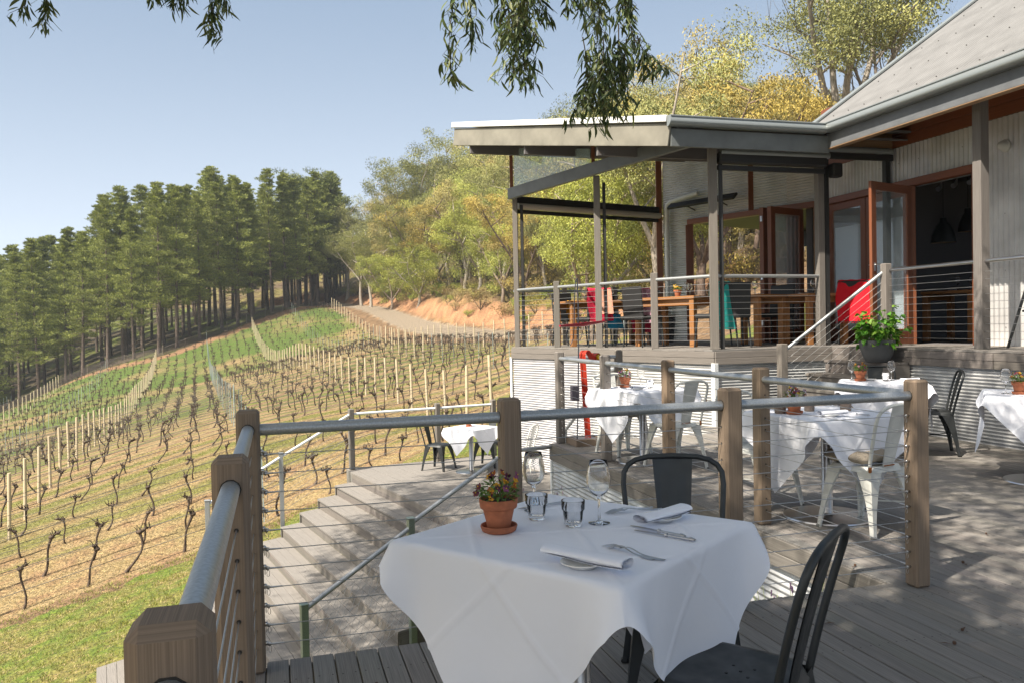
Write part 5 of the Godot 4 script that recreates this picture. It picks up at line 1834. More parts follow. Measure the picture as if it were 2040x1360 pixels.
func flower_pot(at: Vector3, sc: float, label: String, pal: Array, sd: int, saucer := true) -> void:
	rng.seed = sd
	var o := thing("flower_pot", label, "flower pot", at)
	var mb := MB.new()
	var y0 := 0.010 if saucer else 0.0
	mb.lathe([Vector2(0.0, y0 + 0.004), Vector2(0.036, y0), Vector2(0.038, y0 + 0.006), Vector2(0.0515, y0 + 0.066), Vector2(0.0585, y0 + 0.068), Vector2(0.0605, y0 + 0.072), Vector2(0.0635, y0 + 0.096), Vector2(0.062, y0 + 0.099), Vector2(0.056, y0 + 0.098), Vector2(0.053, y0 + 0.085), Vector2(0.0, y0 + 0.084)], Vector3.ZERO, 28)
	part("pot", mb, M.terracotta, o)
	if saucer:
		mb = MB.new()
		mb.lathe([Vector2(0.0, 0.001), Vector2(0.048, 0.0), Vector2(0.056, 0.005), Vector2(0.0605, 0.019), Vector2(0.059, 0.023), Vector2(0.055, 0.022), Vector2(0.050, 0.008), Vector2(0.0, 0.007)], Vector3.ZERO, 28)
		part("saucer", mb, M.terracotta, o)
	mb = MB.new()
	mb.lathe([Vector2(0.054, y0 + 0.088), Vector2(0.03, y0 + 0.093), Vector2(0.0, y0 + 0.094)], Vector3.ZERO, 14)
	part("soil", mb, M.soil, o)
	var lf := MB.new()
	for i in 190:
		lf.col = Color(0.06, 0.14, 0.02).lerp(Color(0.22, 0.34, 0.06), rng.randf())
		var a := R(0, TAU)
		var r := sqrt(rng.randf()) * 0.062
		var y := y0 + 0.095 + R(0.0, 0.062) * (1.2 - r * 8.0)
		var dir := Vector3(cos(a), R(-0.2, 1.3), sin(a)).normalized()
		lf.leaf(Vector3(cos(a) * r, y, sin(a) * r), dir, Vector3(-sin(a), R(-0.3, 0.3), cos(a)).normalized(), R(0.016, 0.036), R(0.006, 0.013), R(0, 0.5))
	part("foliage", lf, M.leaf, o)
	for i in 26:
		var fl := MB.new()
		var a := R(0, TAU)
		var r := sqrt(rng.randf()) * 0.078
		var c := Vector3(cos(a) * r, y0 + 0.150 + R(-0.02, 0.045) - r * 0.35, sin(a) * r)
		fl.col = Color(0.14, 0.22, 0.05)
		fl.tube([Vector3(cos(a) * r * 0.4, y0 + 0.095, sin(a) * r * 0.4), c], 0.0011, 4, false)
		var face := Vector3(cos(a) + R(-0.7, 0.7) - 0.3, R(0.1, 0.9), sin(a) + R(-0.7, 0.7) + 0.6).normalized()
		var s1 := face.cross(Vector3.UP).normalized()
		var u1 := s1.cross(face)
		var cc: Color = pal[rng.randi() % pal.size()]
		var c2: Color = pal[rng.randi() % pal.size()]
		for k in 5:
			var b := TAU * k / 5.0 + 0.3
			var d := s1 * cos(b) + u1 * sin(b)
			fl.col = (cc if k in [0, 3, 4] else c2) * R(0.85, 1.1)
			var m0 := fl.vert(c, face, Vector2.ZERO)
			var ks: Array = []
			for j in 5:
				var bb := b + (j - 2) * 0.32
				var rad := 0.0125 * (1.0 - 0.08 * (j - 2) * (j - 2)) * R(0.9, 1.1)
				ks.append(fl.vert(c + (s1 * cos(bb) + u1 * sin(bb)) * rad - face * 0.002 * absf(j - 2), face + d * 0.2, Vector2.ZERO))
			for j in 4: fl.tri(m0, ks[j], ks[j + 1])
		fl.col = Color(0.75, 0.45, 0.02)
		fl.ball(c + face * 0.002, Vector3(0.0022, 0.0022, 0.0022), 5, 3)
		part("flower", fl, M.leaf, o)
func wine_glass(at: Vector3, label: String, group := "", sc := 1.0) -> void:
	var mb := MB.new()
	var pr := [Vector2(0.0, 0.003), Vector2(0.034, 0.001), Vector2(0.0365, 0.0015), Vector2(0.034, 0.003), Vector2(0.012, 0.006), Vector2(0.0048, 0.012), Vector2(0.0038, 0.04), Vector2(0.0042, 0.078), Vector2(0.009, 0.090), Vector2(0.024, 0.101), Vector2(0.036, 0.118), Vector2(0.0405, 0.137), Vector2(0.0395, 0.160), Vector2(0.034, 0.190), Vector2(0.0300, 0.210), Vector2(0.0290, 0.2106), Vector2(0.0284, 0.2095), Vector2(0.0325, 0.190), Vector2(0.0382, 0.160), Vector2(0.0392, 0.137), Vector2(0.0348, 0.119), Vector2(0.0225, 0.1025), Vector2(0.006, 0.093), Vector2(0.0, 0.092)]
	var p2: Array = []
	for q in pr: p2.append(q * sc)
	mb.lathe(p2, Vector3.ZERO, 32)
	var o := solo("wine_glass", mb, M.glass, label, "wine glass", group)
	o.position = at
func tumbler(at: Vector3, label: String, group := "") -> void:
	var mb := MB.new()
	# faceted lower wall
	var pr := [Vector2(0.0, 0.002), Vector2(0.027, 0.0), Vector2(0.029, 0.003), Vector2(0.0345, 0.050), Vector2(0.0385, 0.056), Vector2(0.0395, 0.084), Vector2(0.039, 0.0855), Vector2(0.0380, 0.084), Vector2(0.0365, 0.056), Vector2(0.0310, 0.050), Vector2(0.0248, 0.012), Vector2(0.020, 0.0095), Vector2(0.0, 0.009)]
	var segs := 36
	var m := pr.size()
	mb.lathe(pr, Vector3.ZERO, segs)
	for i in mb.v.size():
		var q := mb.v[i]
		if q.y < 0.052 and q.y > 0.002 and Vector2(q.x, q.z).length() > q.y * 0.11 + 0.0275:
			var a := atan2(q.z, q.x)
			var k := cos(PI / 9.0) / cos(fposmod(a, TAU / 9.0) - PI / 9.0)
			mb.v[i] = Vector3(q.x * lerpf(1.0, k, 0.8), q.y, q.z * lerpf(1.0, k, 0.8))
			var fa := (floorf(fposmod(a, TAU) / (TAU / 9.0)) + 0.5) * TAU / 9.0
			mb.n[i] = Vector3(cos(fa), -0.1, sin(fa)).normalized()
	var o := solo("tumbler", mb, M.glass, label, "tumbler", group)
	o.position = at
func fork(at: Vector3, d: Vector2, label: String, sc := 1.0) -> void:
	var mb := MB.new()
	var w := func(t: float) -> float: return lerpf(0.0075, 0.0035, smoothstep(0.0, 0.45, t)) if t < 0.6 else lerpf(0.0035, 0.011, smoothstep(0.6, 0.74, t))
	var yy := func(t: float) -> float: return 0.003 + 0.012 * exp(-pow((t - 0.62) / 0.16, 2.0)) + 0.006 * smoothstep(0.72, 0.82, t) * (1.0 - smoothstep(0.85, 1.0, t))
	for s in [1.0, -1.0]:
		mb.grid(6, 24, func(u, v2):
			var t: float = v2 * 0.76
			return Vector3((u - 0.5) * 2.0 * w.call(t), yy.call(t) + 0.0011 * s * (1.0 - pow(absf(u * 2.0 - 1.0), 3.0)), -t * 0.2 * sc), 1, 1, s < 0)
	for k in 4:
		var x := (k - 1.5) * 0.0062
		var p: Array = []
		for i in 6:
			var t := lerpf(0.74, 1.0, i / 5.0)
			p.append(Vector3(x * lerpf(1.0, 1.05, i / 5.0), yy.call(t), -t * 0.2 * sc))
		mb.tube(p, [0.0018, 0.0018, 0.0017, 0.0016, 0.0014, 0.0008], 6)
	var o := solo("fork", mb, M.steel, label, "fork")
	o.position = at
	o.rotation.y = yaw(d)
func knife(at: Vector3, d: Vector2, label: String, steak := false) -> void:
	var mb := MB.new()
	mb.grid(8, 14, func(u, v2):
		var a: float = TAU * u
		var t: float = v2
		var r: float = lerpf(0.0085, 0.0055, t) * (1.0 if t > 0.02 and t < 0.98 else 0.6)
		return Vector3(cos(a) * r, 0.006 + sin(a) * r * 0.55, -t * 0.105), 1, 1, true)
	for k in 2:
		mb.tube([Vector3(0, 0.006, -0.01 - k * 0.085), Vector3(0, 0.006, -0.018 - k * 0.085)], 0.0066, 8)
	for s in [1.0, -1.0]:
		mb.grid(4, 12, func(u, v2):
			var t: float = v2
			var wv: float = 0.0085 * (1.0 - pow(t, 5.0))
			return Vector3(lerpf(-0.004, wv, u), 0.0045 + 0.0006 * s, -0.10 - t * 0.115), 1, 1, s < 0)
	var o := solo("knife", mb, M.steel, label, "knife")
	o.position = at
	o.rotation.y = yaw(d)
func plate(at: Vector3, r: float, label: String, group := "") -> void:
	var mb := MB.new()
	mb.lathe([Vector2(0.0, 0.003), Vector2(r * 0.55, 0.002), Vector2(r * 0.58, 0.0), Vector2(r * 0.62, 0.003), Vector2(r, 0.014), Vector2(r * 0.995, 0.0165), Vector2(r * 0.66, 0.0075), Vector2(r * 0.55, 0.0055), Vector2(0.0, 0.006)], Vector3.ZERO, 36)
	var o := solo("side_plate", mb, M.china, label, "plate", group)
	o.position = at
func napkin(at: Vector3, d: Vector2, L: float, label: String, W := 0.062) -> void:
	# a napkin folded into a flat roll: a rounded flat tube with a spiral of layers at the ends
	var mb := MB.new()
	for layer in 3:
		var sc := 1.0 - layer * 0.26
		mb.grid(40, 16, func(u, w):
			var a: float = TAU * u * (0.93 if layer == 0 else 1.0) + layer * 0.6
			var x: float = cos(a)
			var y: float = sin(a)
			var hx := signf(x) * pow(absf(x), 0.65) * W * 0.5 * sc
			var hy := signf(y) * pow(absf(y), 0.8) * 0.013 * sc
			var t: float = w - 0.5
			return Vector3(hx + 0.002 * sin(w * 7.0), 0.014 + hy + 0.003 * sin(w * 5.0 + u * 3.0) * 0.6 + absf(t) * 0.003, t * (L - layer * 0.004)), 0.3, 0.3, true)
	var o := solo("napkin", mb, M.cloth, label, "napkin")
	o.position = at
	o.rotation.y = yaw(d)
func cup(at: Vector3, r: float, h: float, label: String) -> void:
	var mb := MB.new()
	mb.lathe([Vector2(0, 0.0), Vector2(r * 0.88, 0.0), Vector2(r * 0.96, 0.006), Vector2(r, h * 0.6), Vector2(r * 0.96, h), Vector2(r * 0.88, h), Vector2(r * 0.9, 0.01), Vector2(0, 0.008)], Vector3.ZERO, 24)
	var o := solo("stoneware_cup", mb, M.stoneware, label, "cup")
	o.position = at
func make_tables() -> void:
	var T := 0.735
	var K := 1.031   # the near table and what lies on it
	# the near table
	laid_table("cafe_table", Vector2(0.891, -2.427) * K, 0.62, 0.405, 0.955, 0.0, T, 12, "square cafe table under the white cloth nearest the camera", "white cloth with pressed creases hanging in points from the near table")
	var viola := [Color(0.13, 0.02, 0.03), Color(0.60, 0.30, 0.01), Color(0.10, 0.015, 0.06), Color(0.35, 0.10, 0.01), Color(0.20, 0.05, 0.12)]
	var pale := [Color(0.55, 0.5, 0.6), Color(0.20, 0.05, 0.25), Color(0.6, 0.45, 0.05), Color(0.30, 0.06, 0.04)]
	var Y := T + 0.0055
	flower_pot(Vector3(0.655 * K, Y, -2.492 * K), 1.0, "terracotta pot of wine-red and yellow violas on a saucer on the near table", viola, 3)
	wine_glass(Vector3(0.988 * K, Y, -2.478 * K), "empty wine glass standing in front on the near table, right of the tumblers")
	wine_glass(Vector3(0.845 * K, Y, -2.725 * K), "empty wine glass at the back of the near table, behind the left tumbler")
	tumbler(Vector3(0.816 * K, Y, -2.607 * K), "faceted glass tumbler just right of the flower pot on the near table")
	tumbler(Vector3(0.899 * K, Y, -2.478 * K), "faceted glass tumbler between the left tumbler and the front wine glass")
	plate(Vector3(0.768 * K, Y, -2.05 * K), 0.062, "white side plate under the nearest rolled napkin")
	plate(Vector3(1.195 * K, Y, -2.445 * K), 0.066, "white side plate under the napkin beside the far black chair")
	napkin(Vector3(0.775 * K, Y + 0.014, -2.045 * K), Vector2(0.153, 0.235), 0.27, "white rolled napkin lying on the nearest side plate")
	napkin(Vector3(1.185 * K, Y + 0.014, -2.415 * K), Vector2(0.22, -0.10), 0.235, "white rolled napkin on the side plate before the far black chair")
	fork(Vector3(0.968 * K, Y, -2.035 * K), Vector2(-0.37, -0.93), "steel fork half under the nearest napkin, the left of two")
	fork(Vector3(0.993 * K, Y, -2.022 * K), Vector2(-0.46, -0.89), "steel fork beside the nearest napkin, the right of two")
	fork(Vector3(1.265 * K, Y, -2.588 * K), Vector2(-1.0, 0.02), "steel fork at the far place setting, its handle under the napkin, the nearer of two")
	fork(Vector3(1.245 * K, Y, -2.622 * K), Vector2(-0.98, 0.2), "steel fork at the far place setting, the farther of two")
	knife(Vector3(1.165 * K, Y, -2.168 * K), Vector2(-0.55, -0.83), "steel knife lying in front of the table's right side, the nearer of two")
	knife(Vector3(1.158 * K, Y, -2.215 * K), Vector2(-0.45, -0.89), "steel knife lying on the table's right side, the farther of two")
	knife(Vector3(1.0 * K, Y, -2.80 * K), Vector2(-1.0, 0.2), "steel knife seen behind the left tumbler at the back of the near table")
	# tables on the middle deck
	var q := 0.735
	laid_table("cafe_table", Vector2(3.745, -5.01), 0.06, 0.385, 0.93, 0.0, q, 13, "square cafe table on a round steel base, beside the cushioned white chair", "white cloth on the middle table next to the cushioned white chair", 0.30)
	laid_table("cafe_table", Vector2(3.55, -7.66), 0.27, 0.37, 0.90, 0.0, q, 14, "square cafe table near the sculpture at the far end of the deck", "white cloth on the far table near the red sculpture")
	laid_table("cafe_table", Vector2(6.03, -7.14), -0.66, 0.40, 0.93, 0.0, q, 15, "square cafe table in front of the verandah stair", "white cloth on the table in front of the verandah stair")
	laid_table("cafe_table", Vector2(6.19, -5.42), -0.78, 0.42, 0.96, 0.0, q, 16, "square cafe table at the right edge of the picture", "white cloth hanging in long points at the right edge of the picture", 0.3)
	laid_table("cafe_table", Vector2(3.10, -13.53), 0.62, 0.31, 0.76, LAND, 0.745, 17, "small cafe table on a round steel base on the lower landing", "white cloth hanging to a point on the small table of the lower landing", 0.27)
	var q2 := q + 0.0055
	flower_pot(Vector3(3.49, q2, -5.02), 1.0, "pot of white and dark pansies on the middle table", pale, 4)
	flower_pot(Vector3(3.45, q2, -7.86), 1.0, "pot of mixed pansies on the far table near the sculpture", pale, 5)
	flower_pot(Vector3(5.93, q2, -7.36), 1.0, "pot of violas between two wine glasses on the table before the stair", viola, 6)
	flower_pot(Vector3(5.98, q2, -5.46), 1.0, "pot of dark violas on the table at the right edge", viola, 7)
	flower_pot(Vector3(3.08, LAND + 0.7505, -13.60), 1.0, "small pot on the cloth of the lower landing table", viola, 8)
	cup(Vector3(3.70, q2, -5.14), 0.037, 0.085, "brown stoneware cup on the middle table, left of two")
	cup(Vector3(3.94, q2, -5.05), 0.040, 0.075, "brown stoneware cup on the middle table, right of two")
	cup(Vector3(3.43, q2, -5.10), 0.04, 0.085, "brown stoneware cup behind the pansies on the middle table")
	plate(Vector3(3.60, q2, -4.78), 0.066, "side plate with a napkin on the middle table")
	napkin(Vector3(3.62, q2 + 0.014, -4.77), Vector2(1, 0.1), 0.2, "white folded napkin on the middle table's side plate")
	fork(Vector3(3.72, q2, -4.68), Vector2(-0.3, -0.95), "steel fork on the middle table beside its napkin")
	knife(Vector3(3.86, q2, -4.70), Vector2(-0.3, -0.95), "steel knife on the middle table near the white chair")
	for s in [[Vector3(3.60, q2, -7.80), 0], [Vector3(3.62, q2, -7.62), 1], [Vector3(3.85, q2, -7.74), 1]]:
		if s[1] == 0: wine_glass(s[0], "wine glass beside the pansies on the far table near the sculpture")
		else: tumbler(s[0], "tumbler on the far table, %s" % ("beside the pansy pot" if s[0].x < 3.7 else "behind the white chair's back"))
	plate(Vector3(3.42, q2, -7.50), 0.066, "side plate with a napkin on the far table near the sculpture")
	napkin(Vector3(3.44, q2 + 0.014, -7.50), Vector2(1, -0.3), 0.2, "white folded napkin on the far table near the sculpture")
	wine_glass(Vector3(5.90, q2, -7.46), "wine glass behind the viola pot on the table before the stair")
	wine_glass(Vector3(6.22, q2, -7.24), "wine glass right of the viola pot on the table before the stair")
	tumbler(Vector3(6.13, q2, -7.22), "tumbler beside the right wine glass on the table before the stair")
	plate(Vector3(6.05, q2, -7.36), 0.066, "side plate behind the tumbler on the table before the stair")
	napkin(Vector3(6.33, q2 + 0.002, -7.10), Vector2(1, 0.6), 0.18, "white napkin on the right of the table before the stair")
	wine_glass(Vector3(5.94, q2, -5.56), "wine glass behind the violas on the table at the right edge")
	# chairs
	var G: Material = M.gunmetal
	var c0 := make_chair("cafe_chair", G, "dark steel cafe chair in the right foreground, its back turned to the camera")
	c0.position = Vector3(1.195, 0, -2.015)
	c0.rotation.y = yaw(Vector2(-0.64, -0.77))
	dup(c0, Vector3(1.47, 0, -2.86), yaw(Vector2(-0.375, 0.93)), "dark steel cafe chair on the far side of the near table, facing the camera")
	dup(c0, Vector3(6.47, 0, -6.95), yaw(Vector2(-0.82, -0.56)), "dark cafe chair in profile against the corrugated iron, right of the table before the stair")
	dup(c0, Vector3(6.40, 0, -7.68), yaw(Vector2(-0.6, 0.8)), "dark cafe chair behind the table before the stair, only its hoop showing")
	dup(c0, Vector3(6.78, 0, -5.82), yaw(Vector2(-0.7, 0.7)), "dark cafe chair behind the table at the right edge")
	dup(c0, Vector3(2.62, LAND, -13.95), yaw(Vector2(0.75, 0.65)), "dark cafe chair left behind the lower landing table")
	dup(c0, Vector3(3.50, LAND, -13.95), yaw(Vector2(-0.6, 0.8)), "dark cafe chair right behind the lower landing table")
	var w0 := make_chair("white_chair", M.white_enamel, "white enamel cafe chair with rusty joints and a knitted cushion, behind the corner post", "", true)
	w0.position = Vector3(3.76, 0, -4.62)
	w0.rotation.y = yaw(Vector2(-0.22, -0.97))
	dup(w0, Vector3(3.66, 0, -7.18), yaw(Vector2(-0.20, -0.98)), "white enamel cafe chair with its back to the camera at the far table")
	dup(w0, Vector3(3.55, 0, -8.16), yaw(Vector2(0.2, 0.98)), "white enamel cafe chair behind the far table, mostly hidden by posts")
	dup(w0, Vector3(3.52, 0, -5.50), yaw(Vector2(0.25, 0.97)), "white enamel cafe chair on the far side of the middle table")
	dup(w0, Vector3(3.72, LAND, -12.72), yaw(Vector2(-0.8, -0.6)), "pale cafe chair behind the second front rail post, on the lower landing")
	var cu := MB.new()
	cu.col = Color(0.36, 0.31, 0.25)
	cu.grid(40, 24, func(u, v2):
		var a: float = TAU * u
		var b: float = PI * (v2 - 0.5)
		var cb := pow(maxf(cos(b), 0.0), 0.5)
		var x := signf(cos(a)) * pow(absf(cos(a)), 0.55) * 0.19 * cb
		var z := signf(sin(a)) * pow(absf(sin(a)), 0.55) * 0.185 * cb
		return Vector3(x, sin(b) * 0.048 * (0.8 + 0.2 * cos(x * 30.0) * cos(z * 30.0)) + 0.004 * sin(a * 5.0), z), 1, 1, true)
	var cs := solo("cushion", cu, M.wool, "taupe knitted cushion on the rusty white chair", "cushion")
	cs.position = Vector3(3.745, 0.487, -4.67)
	cs.rotation.y = w0.rotation.y
# ---------- other things ----------
func make_planter() -> void:
	rng.seed = 71
	var o := thing("planter_bowl", "round charcoal planter full of bright green leafy herbs on the stair's top step", "planter", Vector3(7.15, 0.853, -8.56))
	var mb := MB.new()
	mb.lathe([Vector2(0.0, 0.01), Vector2(0.12, 0.0), Vector2(0.135, 0.008), Vector2(0.175, 0.09), Vector2(0.205, 0.19), Vector2(0.212, 0.265), Vector2(0.208, 0.27), Vector2(0.192, 0.268), Vector2(0.188, 0.24), Vector2(0.0, 0.235)], Vector3.ZERO, 36)
	part("bowl", mb, M.planter_grey, o)
	var st := MB.new()
	st.col = Color(0.12, 0.22, 0.04)
	var leaves: Array = []
	for i in 46:
		var a := R(0, TAU)
		var r := sqrt(rng.randf()) * 0.17
		var b := Vector3(cos(a) * r, 0.24, sin(a) * r)
		var hh := R(0.16, 0.44) * (1.1 - r * 2.0)
		var e := b + Vector3(cos(a) * R(0.04, 0.16) + (R(0.1, 0.24) if i % 9 == 0 else 0.0), hh, sin(a) * R(0.02, 0.14))
		st.tube([b, b.lerp(e, 0.5) + Vector3(0, 0.02, 0), e], [0.004, 0.003, 0.002], 5)
		for k in 7:
			leaves.append([b.lerp(e, R(0.35, 1.05)), a + R(-1.6, 1.6)])
	for i in 40:
		var a := R(0, TAU)
		leaves.append([Vector3(cos(a) * 0.2, R(0.20, 0.30), sin(a) * 0.2), a + R(-0.4, 0.4)])
	part("stem", st, M.leaf, o)
	var kinds: Array = []
	for k in 5:
		var lf := MB.new()
		lf.col = [Color(0.06, 0.20, 0.015), Color(0.10, 0.30, 0.02), Color(0.16, 0.36, 0.03), Color(0.22, 0.40, 0.05), Color(0.08, 0.25, 0.02)][k]
		lf.grid(6, 6, func(u, w):
			var x: float = (u - 0.5) * 2.0
			var t: float = w
			var wid := 0.034 * sin(PI * pow(t, 0.75)) * (1.0 + 0.08 * sin(t * 20.0))
			return Vector3(x * wid, 0.012 * absf(x) + 0.010 * sin(t * 5.0) - 0.025 * t * t, -t * 0.078), 1, 1, true)
		kinds.append(lf.mesh())
	var n := 0
	for l in leaves:
		var p := part("leaf", kinds[n % 5], M.leaf, o)
		p.position = l[0]
		p.rotation = Vector3(R(-0.5, 0.7), -PI / 2 - l[1], R(-0.5, 0.5))
		p.scale = Vector3.ONE * R(0.6, 1.15)
		n += 1
func make_sculpture() -> void:
	var o := thing("garden_sculpture", "red steel sculpture with curled strip, black rods and boat-shaped blade on timber base", "sculpture", Vector3(3.43, 0, -8.99))
	var wb := MB.new()
	wb.box(Vector3(0.36, 0.08, 0.045), Vector3(0, 0.04, 0.157), 0, 0.004)
	wb.box(Vector3(0.36, 0.08, 0.045), Vector3(0, 0.04, -0.157), 0, 0.004)
	wb.box(Vector3(0.045, 0.08, 0.27), Vector3(0.157, 0.04, 0), 2, 0.004)
	wb.box(Vector3(0.045, 0.08, 0.27), Vector3(-0.157, 0.04, 0), 2, 0.004)
	part("timber_base", wb, M.post_timber, o)
	var pl := MB.new()
	pl.box(Vector3(0.27, 0.02, 0.27), Vector3(0, 0.06, 0), -1, 0.003)
	part("base_plate", pl, M.galv, o)
	var red := Color(0.58, 0.06, 0.035)
	var sb := MB.new()
	sb.col = red
	var path: Array = []
	for i in 13: path.append(Vector2(0.05 - 0.075 * i / 12.0, 0.06 + 0.98 * i / 12.0))
	for i in range(1, 9):
		var a := PI - PI * 0.72 * i / 8.0
		path.append(Vector2(0.03 + 0.055 * cos(a), 1.04 + 0.055 * sin(a)))
	path.append_array([Vector2(0.115, 1.035), Vector2(0.15, 0.985), Vector2(0.18, 0.955)])
	for i in range(1, 15):
		var a := -PI * 0.55 + TAU * 0.92 * i / 14.0
		path.append(Vector2(0.215 + 0.05 * cos(a) * (1.0 - i * 0.012), 1.005 + 0.05 * sin(a)))
	for s in [1.0, -1.0]:
		sb.grid(path.size() - 1, 2, func(u, w):
			var q: Vector2 = path[int(roundf(u * (path.size() - 1)))]
			return Vector3(q.x, q.y, (w - 0.5) * 0.085) + Vector3(0, 0, 0), 1, 1, s < 0)
	var strip := part("red_strip", sb, M.glossy, o)
	strip.rotation.y = 0.62
	strip.scale = Vector3(1.15, 1, 1)
	var cap := MB.new()
	cap.col = Color(0.50, 0.36, 0.02)
	cap.tube([Vector3(0.247, 1.005, 0.0), Vector3(0.247, 1.005, 0.066)], 0.033, 16)
	part("yellow_roll", cap, M.glossy, o).rotation.y = 0.62
	var rd := MB.new()
	rd.col = Color(0.03, 0.035, 0.05)
	rd.tube([Vector3(-0.11, 0.06, 0.02), Vector3(-0.09, 0.5, 0.02), Vector3(-0.072, 1.1, 0.02), Vector3(-0.062, 1.62, 0.01), Vector3(-0.066, 1.93, 0.0)], 0.0075, 8)
	rd.tube([Vector3(-0.066, 1.93, 0.0), Vector3(-0.085, 1.90, 0.0), Vector3(-0.105, 1.65, 0.0), Vector3(-0.115, 1.36, 0.0), Vector3(-0.125, 1.24, 0), Vector3(-0.16, 1.16, 0), Vector3(-0.205, 1.20, 0), Vector3(-0.21, 1.30, 0), Vector3(-0.17, 1.36, 0)], 0.006, 8)
	part("black_rod", rd, M.glossy, o)
	var bl := MB.new()
	bl.col = Color(0.30, 0.025, 0.04)
	for s in [1.0, -1.0]:
		bl.grid(20, 6, func(u, w):
			var t: float = u * 2.0 - 1.0
			var a: float = PI * (w - 0.5)
			var r := 0.045 * (1.0 - 0.55 * absf(t))
			return Vector3(t * 0.30, 1.40 + 0.022 * t + (-cos(a) * r * 1.0 + 0.012) * 1.0 + 0.002 * s, sin(a) * r * 1.3), 1, 1, s > 0)
	var boat := part("boat_blade", bl, M.glossy, o)
	boat.rotation.y = 0.1
	var bx := MB.new()
	bx.col = Color(0.06, 0.055, 0.075)
	for k in 4: bx.box(Vector3(0.020, 0.17, 0.07), Vector3(-0.155 + k * 0.023, 0.60, 0.0), 1, 0.003)
	part("dark_box", bx, M.glossy, o)
func lavender(at: Vector3, h: float, label: String, sd: int) -> void:
	rng.seed = sd
	var o := thing("lavender_plant", label, "lavender", at)
	var st := MB.new()
	for i in 300:
		var a := R(0, TAU)
		var r := sqrt(rng.randf()) * 0.19
		st.col = Color(0.13, 0.18, 0.08).lerp(Color(0.30, 0.36, 0.18), rng.randf())
		var b := Vector3(cos(a) * r, R(0.0, 0.75) * h, sin(a) * r)
		st.leaf(b, Vector3(cos(a) * R(0.1, 0.8), 1.0, sin(a) * R(0.1, 0.8)).normalized(), Vector3(-sin(a), 0, cos(a)), R(0.06, 0.18) * h * 1.3, 0.007, 0.1)
	part("foliage", st, M.leaf, o)
	for i in 13:
		var fl := MB.new()
		var a := R(0, TAU)
		var tip := Vector3(cos(a) * R(0.05, 0.25), h * R(0.7, 1.15), sin(a) * R(0.05, 0.25))
		fl.col = Color(0.25, 0.30, 0.14)
		fl.tube([Vector3(cos(a) * 0.05, 0.1, sin(a) * 0.05), tip * Vector3(0.7, 0.6, 0.7), tip], 0.0016, 4, false)
		fl.col = Color(0.10, 0.06, 0.12) if i % 3 else Color(0.30, 0.20, 0.28)
		for k in 4: fl.ball(tip + Vector3(0, k * 0.009, 0), Vector3(0.006, 0.006, 0.006), 5, 3)
		part("flower_spike", fl, M.leaf, o)
func throw_over(parent_label: String, at: Vector3, turn: float, w: float, l: float, col: Color, col2: Color, fringe: bool, called := "throw") -> void:
	# a cloth hung over a chair's back: front fall and back fall
	var mb := MB.new()
	mb.col = col
	for s in [1.0, -1.0]:
		mb.grid(14, 30, func(u, v2):
			var x: float = (u - 0.5) * w * (1.0 + 0.08 * v2)
			var t: float = v2 * (l + 0.25) - 0.22
			var y := -absf(t) + 0.0
			var z := 0.032 + 0.012 * sin(u * 9.0 + v2 * 3.0) + maxf(t, 0.0) * 0.10 if t > 0 else -0.032 - 0.010 * sin(u * 7.0)
			if absf(t) < 0.03:
				z = 0.032 * t / 0.03
				y = -0.03 + 0.03 * sqrt(maxf(1.0 - pow(t / 0.03, 2.0), 0.0)) 
			return Vector3(x + 0.02 * sin(v2 * 8.0), y + 0.004 * sin(u * 20.0), z + 0.003 * s), 1, 1, s < 0)
	if fringe:
		mb.col = col * 0.8
		for i in 22:
			var x := (i / 21.0 - 0.5) * w * 1.08
			mb.tube([Vector3(x, -l + 0.03, 0.08), Vector3(x + R(-0.01, 0.01), -l - 0.06, 0.09)], 0.004, 4)
	if col2 != col:
		mb.col = col2
		mb.grid(8, 16, func(u, v2): return Vector3((u * 0.5) * w, -0.02 - v2 * l * 0.8, 0.062 + 0.015 * sin(u * 8.0) + v2 * 0.07), 1, 1, false)
	var o := solo(called, mb, M.wool, parent_label, "throw")
	o.position = at
	o.rotation.y = turn
